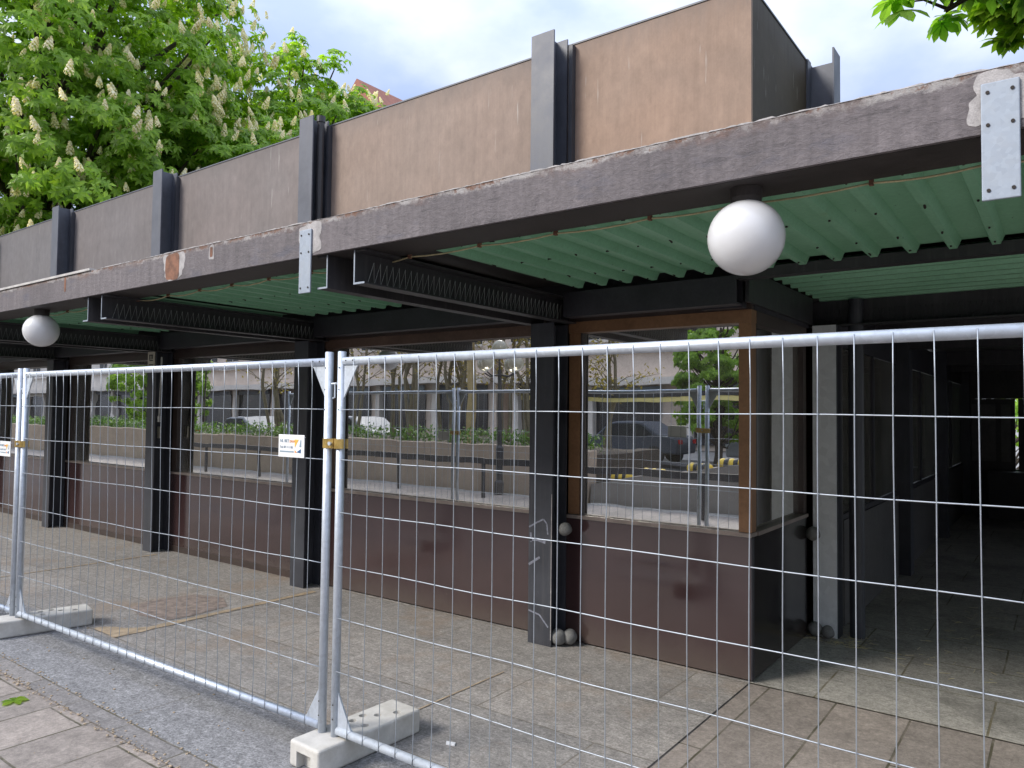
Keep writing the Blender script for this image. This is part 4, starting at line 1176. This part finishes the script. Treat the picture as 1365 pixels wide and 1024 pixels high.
chestnut('green_tree', (-34, -8.5, 0), 6.5, 2.4, .8, 260, 14, 'bushy green tree reflected in the far left windows', .18, group=None, flowers=0, seed=45)
chestnut('green_tree', (5.6, 9.6, 0), 5.0, 1.8, .6, 90, 12, 'green tree standing beyond the passage side opening', .17, group=None, flowers=0, seed=46)
chestnut('green_tree', (-1.2, 21.0, 0), 4.5, 2.2, .3, 80, 10, 'green bush outside the far end of the passage', .17, group=None, flowers=0, seed=47)

# buildings over the road
stone = plain('beige_stone', (.68, .56, .47), .8, 0, .14, .8)
stone2 = plain('pale_stone', (.68, .62, .56), .8, 0, .12, .8)
shopdark = plain('shop_dark', (.035, .035, .04), .15, 0, .3, .5, .02)
def block(name, x0, x1, y, depth, H, lab, mat, n, base_z=4.0, seed=1):
    b = empty(name, ((x0 + x1) / 2, y, 0), 0, lab, 'building')
    MB().box(x0, x1, y - depth, y, 3.6, H).box(x0, x1, y - depth, y - .6, 0, 3.598).build('wall', mat, b)
    MB().box(x0, x1, y - .002, y + .9, 3.25, 3.62).box(x0, x1, y + .002, y + .25, 4.9, 5.1).box(x0 - .1, x1 + .1, y - .3, y + .4, H + .002, H + .3).build('cornice', stone2, b)
    k = int((x1 - x0) / 4.5)
    for i in range(k):
        cx = x0 + (x1 - x0) * (i + .5) / k
        f = MB().box(cx - 2.2, cx - 1.85, y - .5, y - .1, .0, 3.24)
        c = f.build('pillar', stone2, b)
        s = MB().box(cx - 1.83, cx + 1.9, y - .58, y - .45, .25, 2.9).build('shop_window', shopdark, b)
        MB().box(cx - 1.83, cx + 1.9, y - .46, y - .3, 2.91, 3.2).build('shop_board', random.choice([stone2, M['sign_grey'], M['steel_hi'], M['brown_mid']]), s)
    for r in range(int((H - 5) / 3.1)):
        for i in range(n):
            cx = x0 + (x1 - x0) * (i + .5) / n; z = 5.6 + 3.1 * r
            wn = MB().box(cx - .8, cx + .8, y + .005, y + .05, z, z + 1.7).build('window', M['dark_pane'], b)
            MB().box(cx - .9, cx + .9, y + .052, y + .14, z - .14, z - .003).box(cx - .03, cx + .03, y + .052, y + .08, z, z + 1.7).build('frame', stone2, wn)
block('stone_building', -26, -4, -24, 12, 15.0, 'beige stone office building with windows across the road', stone, 8, seed=2)
block('stone_building', -62, -27, -24, 12, 12.0, 'long pinkish stone building with dark shops across the road', stone, 12, seed=3)
block('pale_building', -120, -64, -26, 12, 11.0, 'white rendered building far down the road', stone2, 16, seed=4)
block('stone_building', -3, 30, -24, 12, 15.0, 'beige stone building behind the photographer on the right', stone, 10, seed=5)

# parked cars
def car(x, y, rz, col, lab):
    root = empty('parked_car', (x, y, 0), rz, lab, 'car', 'cars parked along the road')
    side = [(-2.1, .35), (-2.12, .62), (-2.0, .82), (-1.2, .92), (-.62, 1.38), (-.3, 1.45), (.75, 1.44), (1.45, 1.0), (2.0, .92), (2.12, .7), (2.08, .35)]
    MB().prism(side, 'y', -.82, .82).build('body', plain('car_paint', col, .55, 0, .05, 3, .01, .2), root, local=True, bevel=.07, seg=3)
    for s in (-1, 1):
        MB().prism([(-1.02, .95), (-.58, 1.34), (-.28, 1.38), (.68, 1.37), (1.22, .98)], 'y', s * .822, s * .828).build('side_glass', M['dark_pane'], root, local=True)
        for xx in (-1.32, 1.3):
            wh = MB().tube([(xx, s * .66, .31), (xx, s * .84, .31)], .31, 24).build('wheel', M['plate_ink'], root, local=True)
            MB().tube([(xx, s * .838, .31), (xx, s * .85, .31)], .19, 16).build('rim', M['galv'], wh, local=True)
    MB().add([(-1.16, -.7, .952), (-1.16, .7, .952), (-.665, .62, 1.362), (-.665, -.62, 1.362)], [(0, 1, 2, 3)]).build('windscreen', M['dark_pane'], root, local=True)
    for s in (-1, 1): MB().box(-2.14, -2.09, s * .6 - .14, s * .6 + .14, .62, .74).build('headlight', M['white_plastic'], root, local=True)
    for s in (-1, 1): MB().box(2.09, 2.14, s * .62 - .12, s * .62 + .12, .7, .84).build('tail_light', plain('red_lens', (.5, .02, .02), .2), root, local=True)
car(-26.5, -8.4, 0, (.24, .25, .27), 'silver parked car behind the hedge, far down the road')
car(-20.8, -8.4, 0, (.30, .31, .33), 'pale parked car behind the hedge nearest the lamp')
car(-12.5, -14.8, 0, (.08, .09, .11), 'dark parked car on the far side of the road')
car(-6.6, -14.8, 0, (.35, .36, .38), 'grey parked car on the far side of the road near the green tree')
car(-33.5, -8.4, 0, (.10, .11, .12), 'black parked car down the road before the bushy tree')
car(6.8, 7.6, 1.5, (.7, .7, .7), 'white car parked beyond the passage side opening')
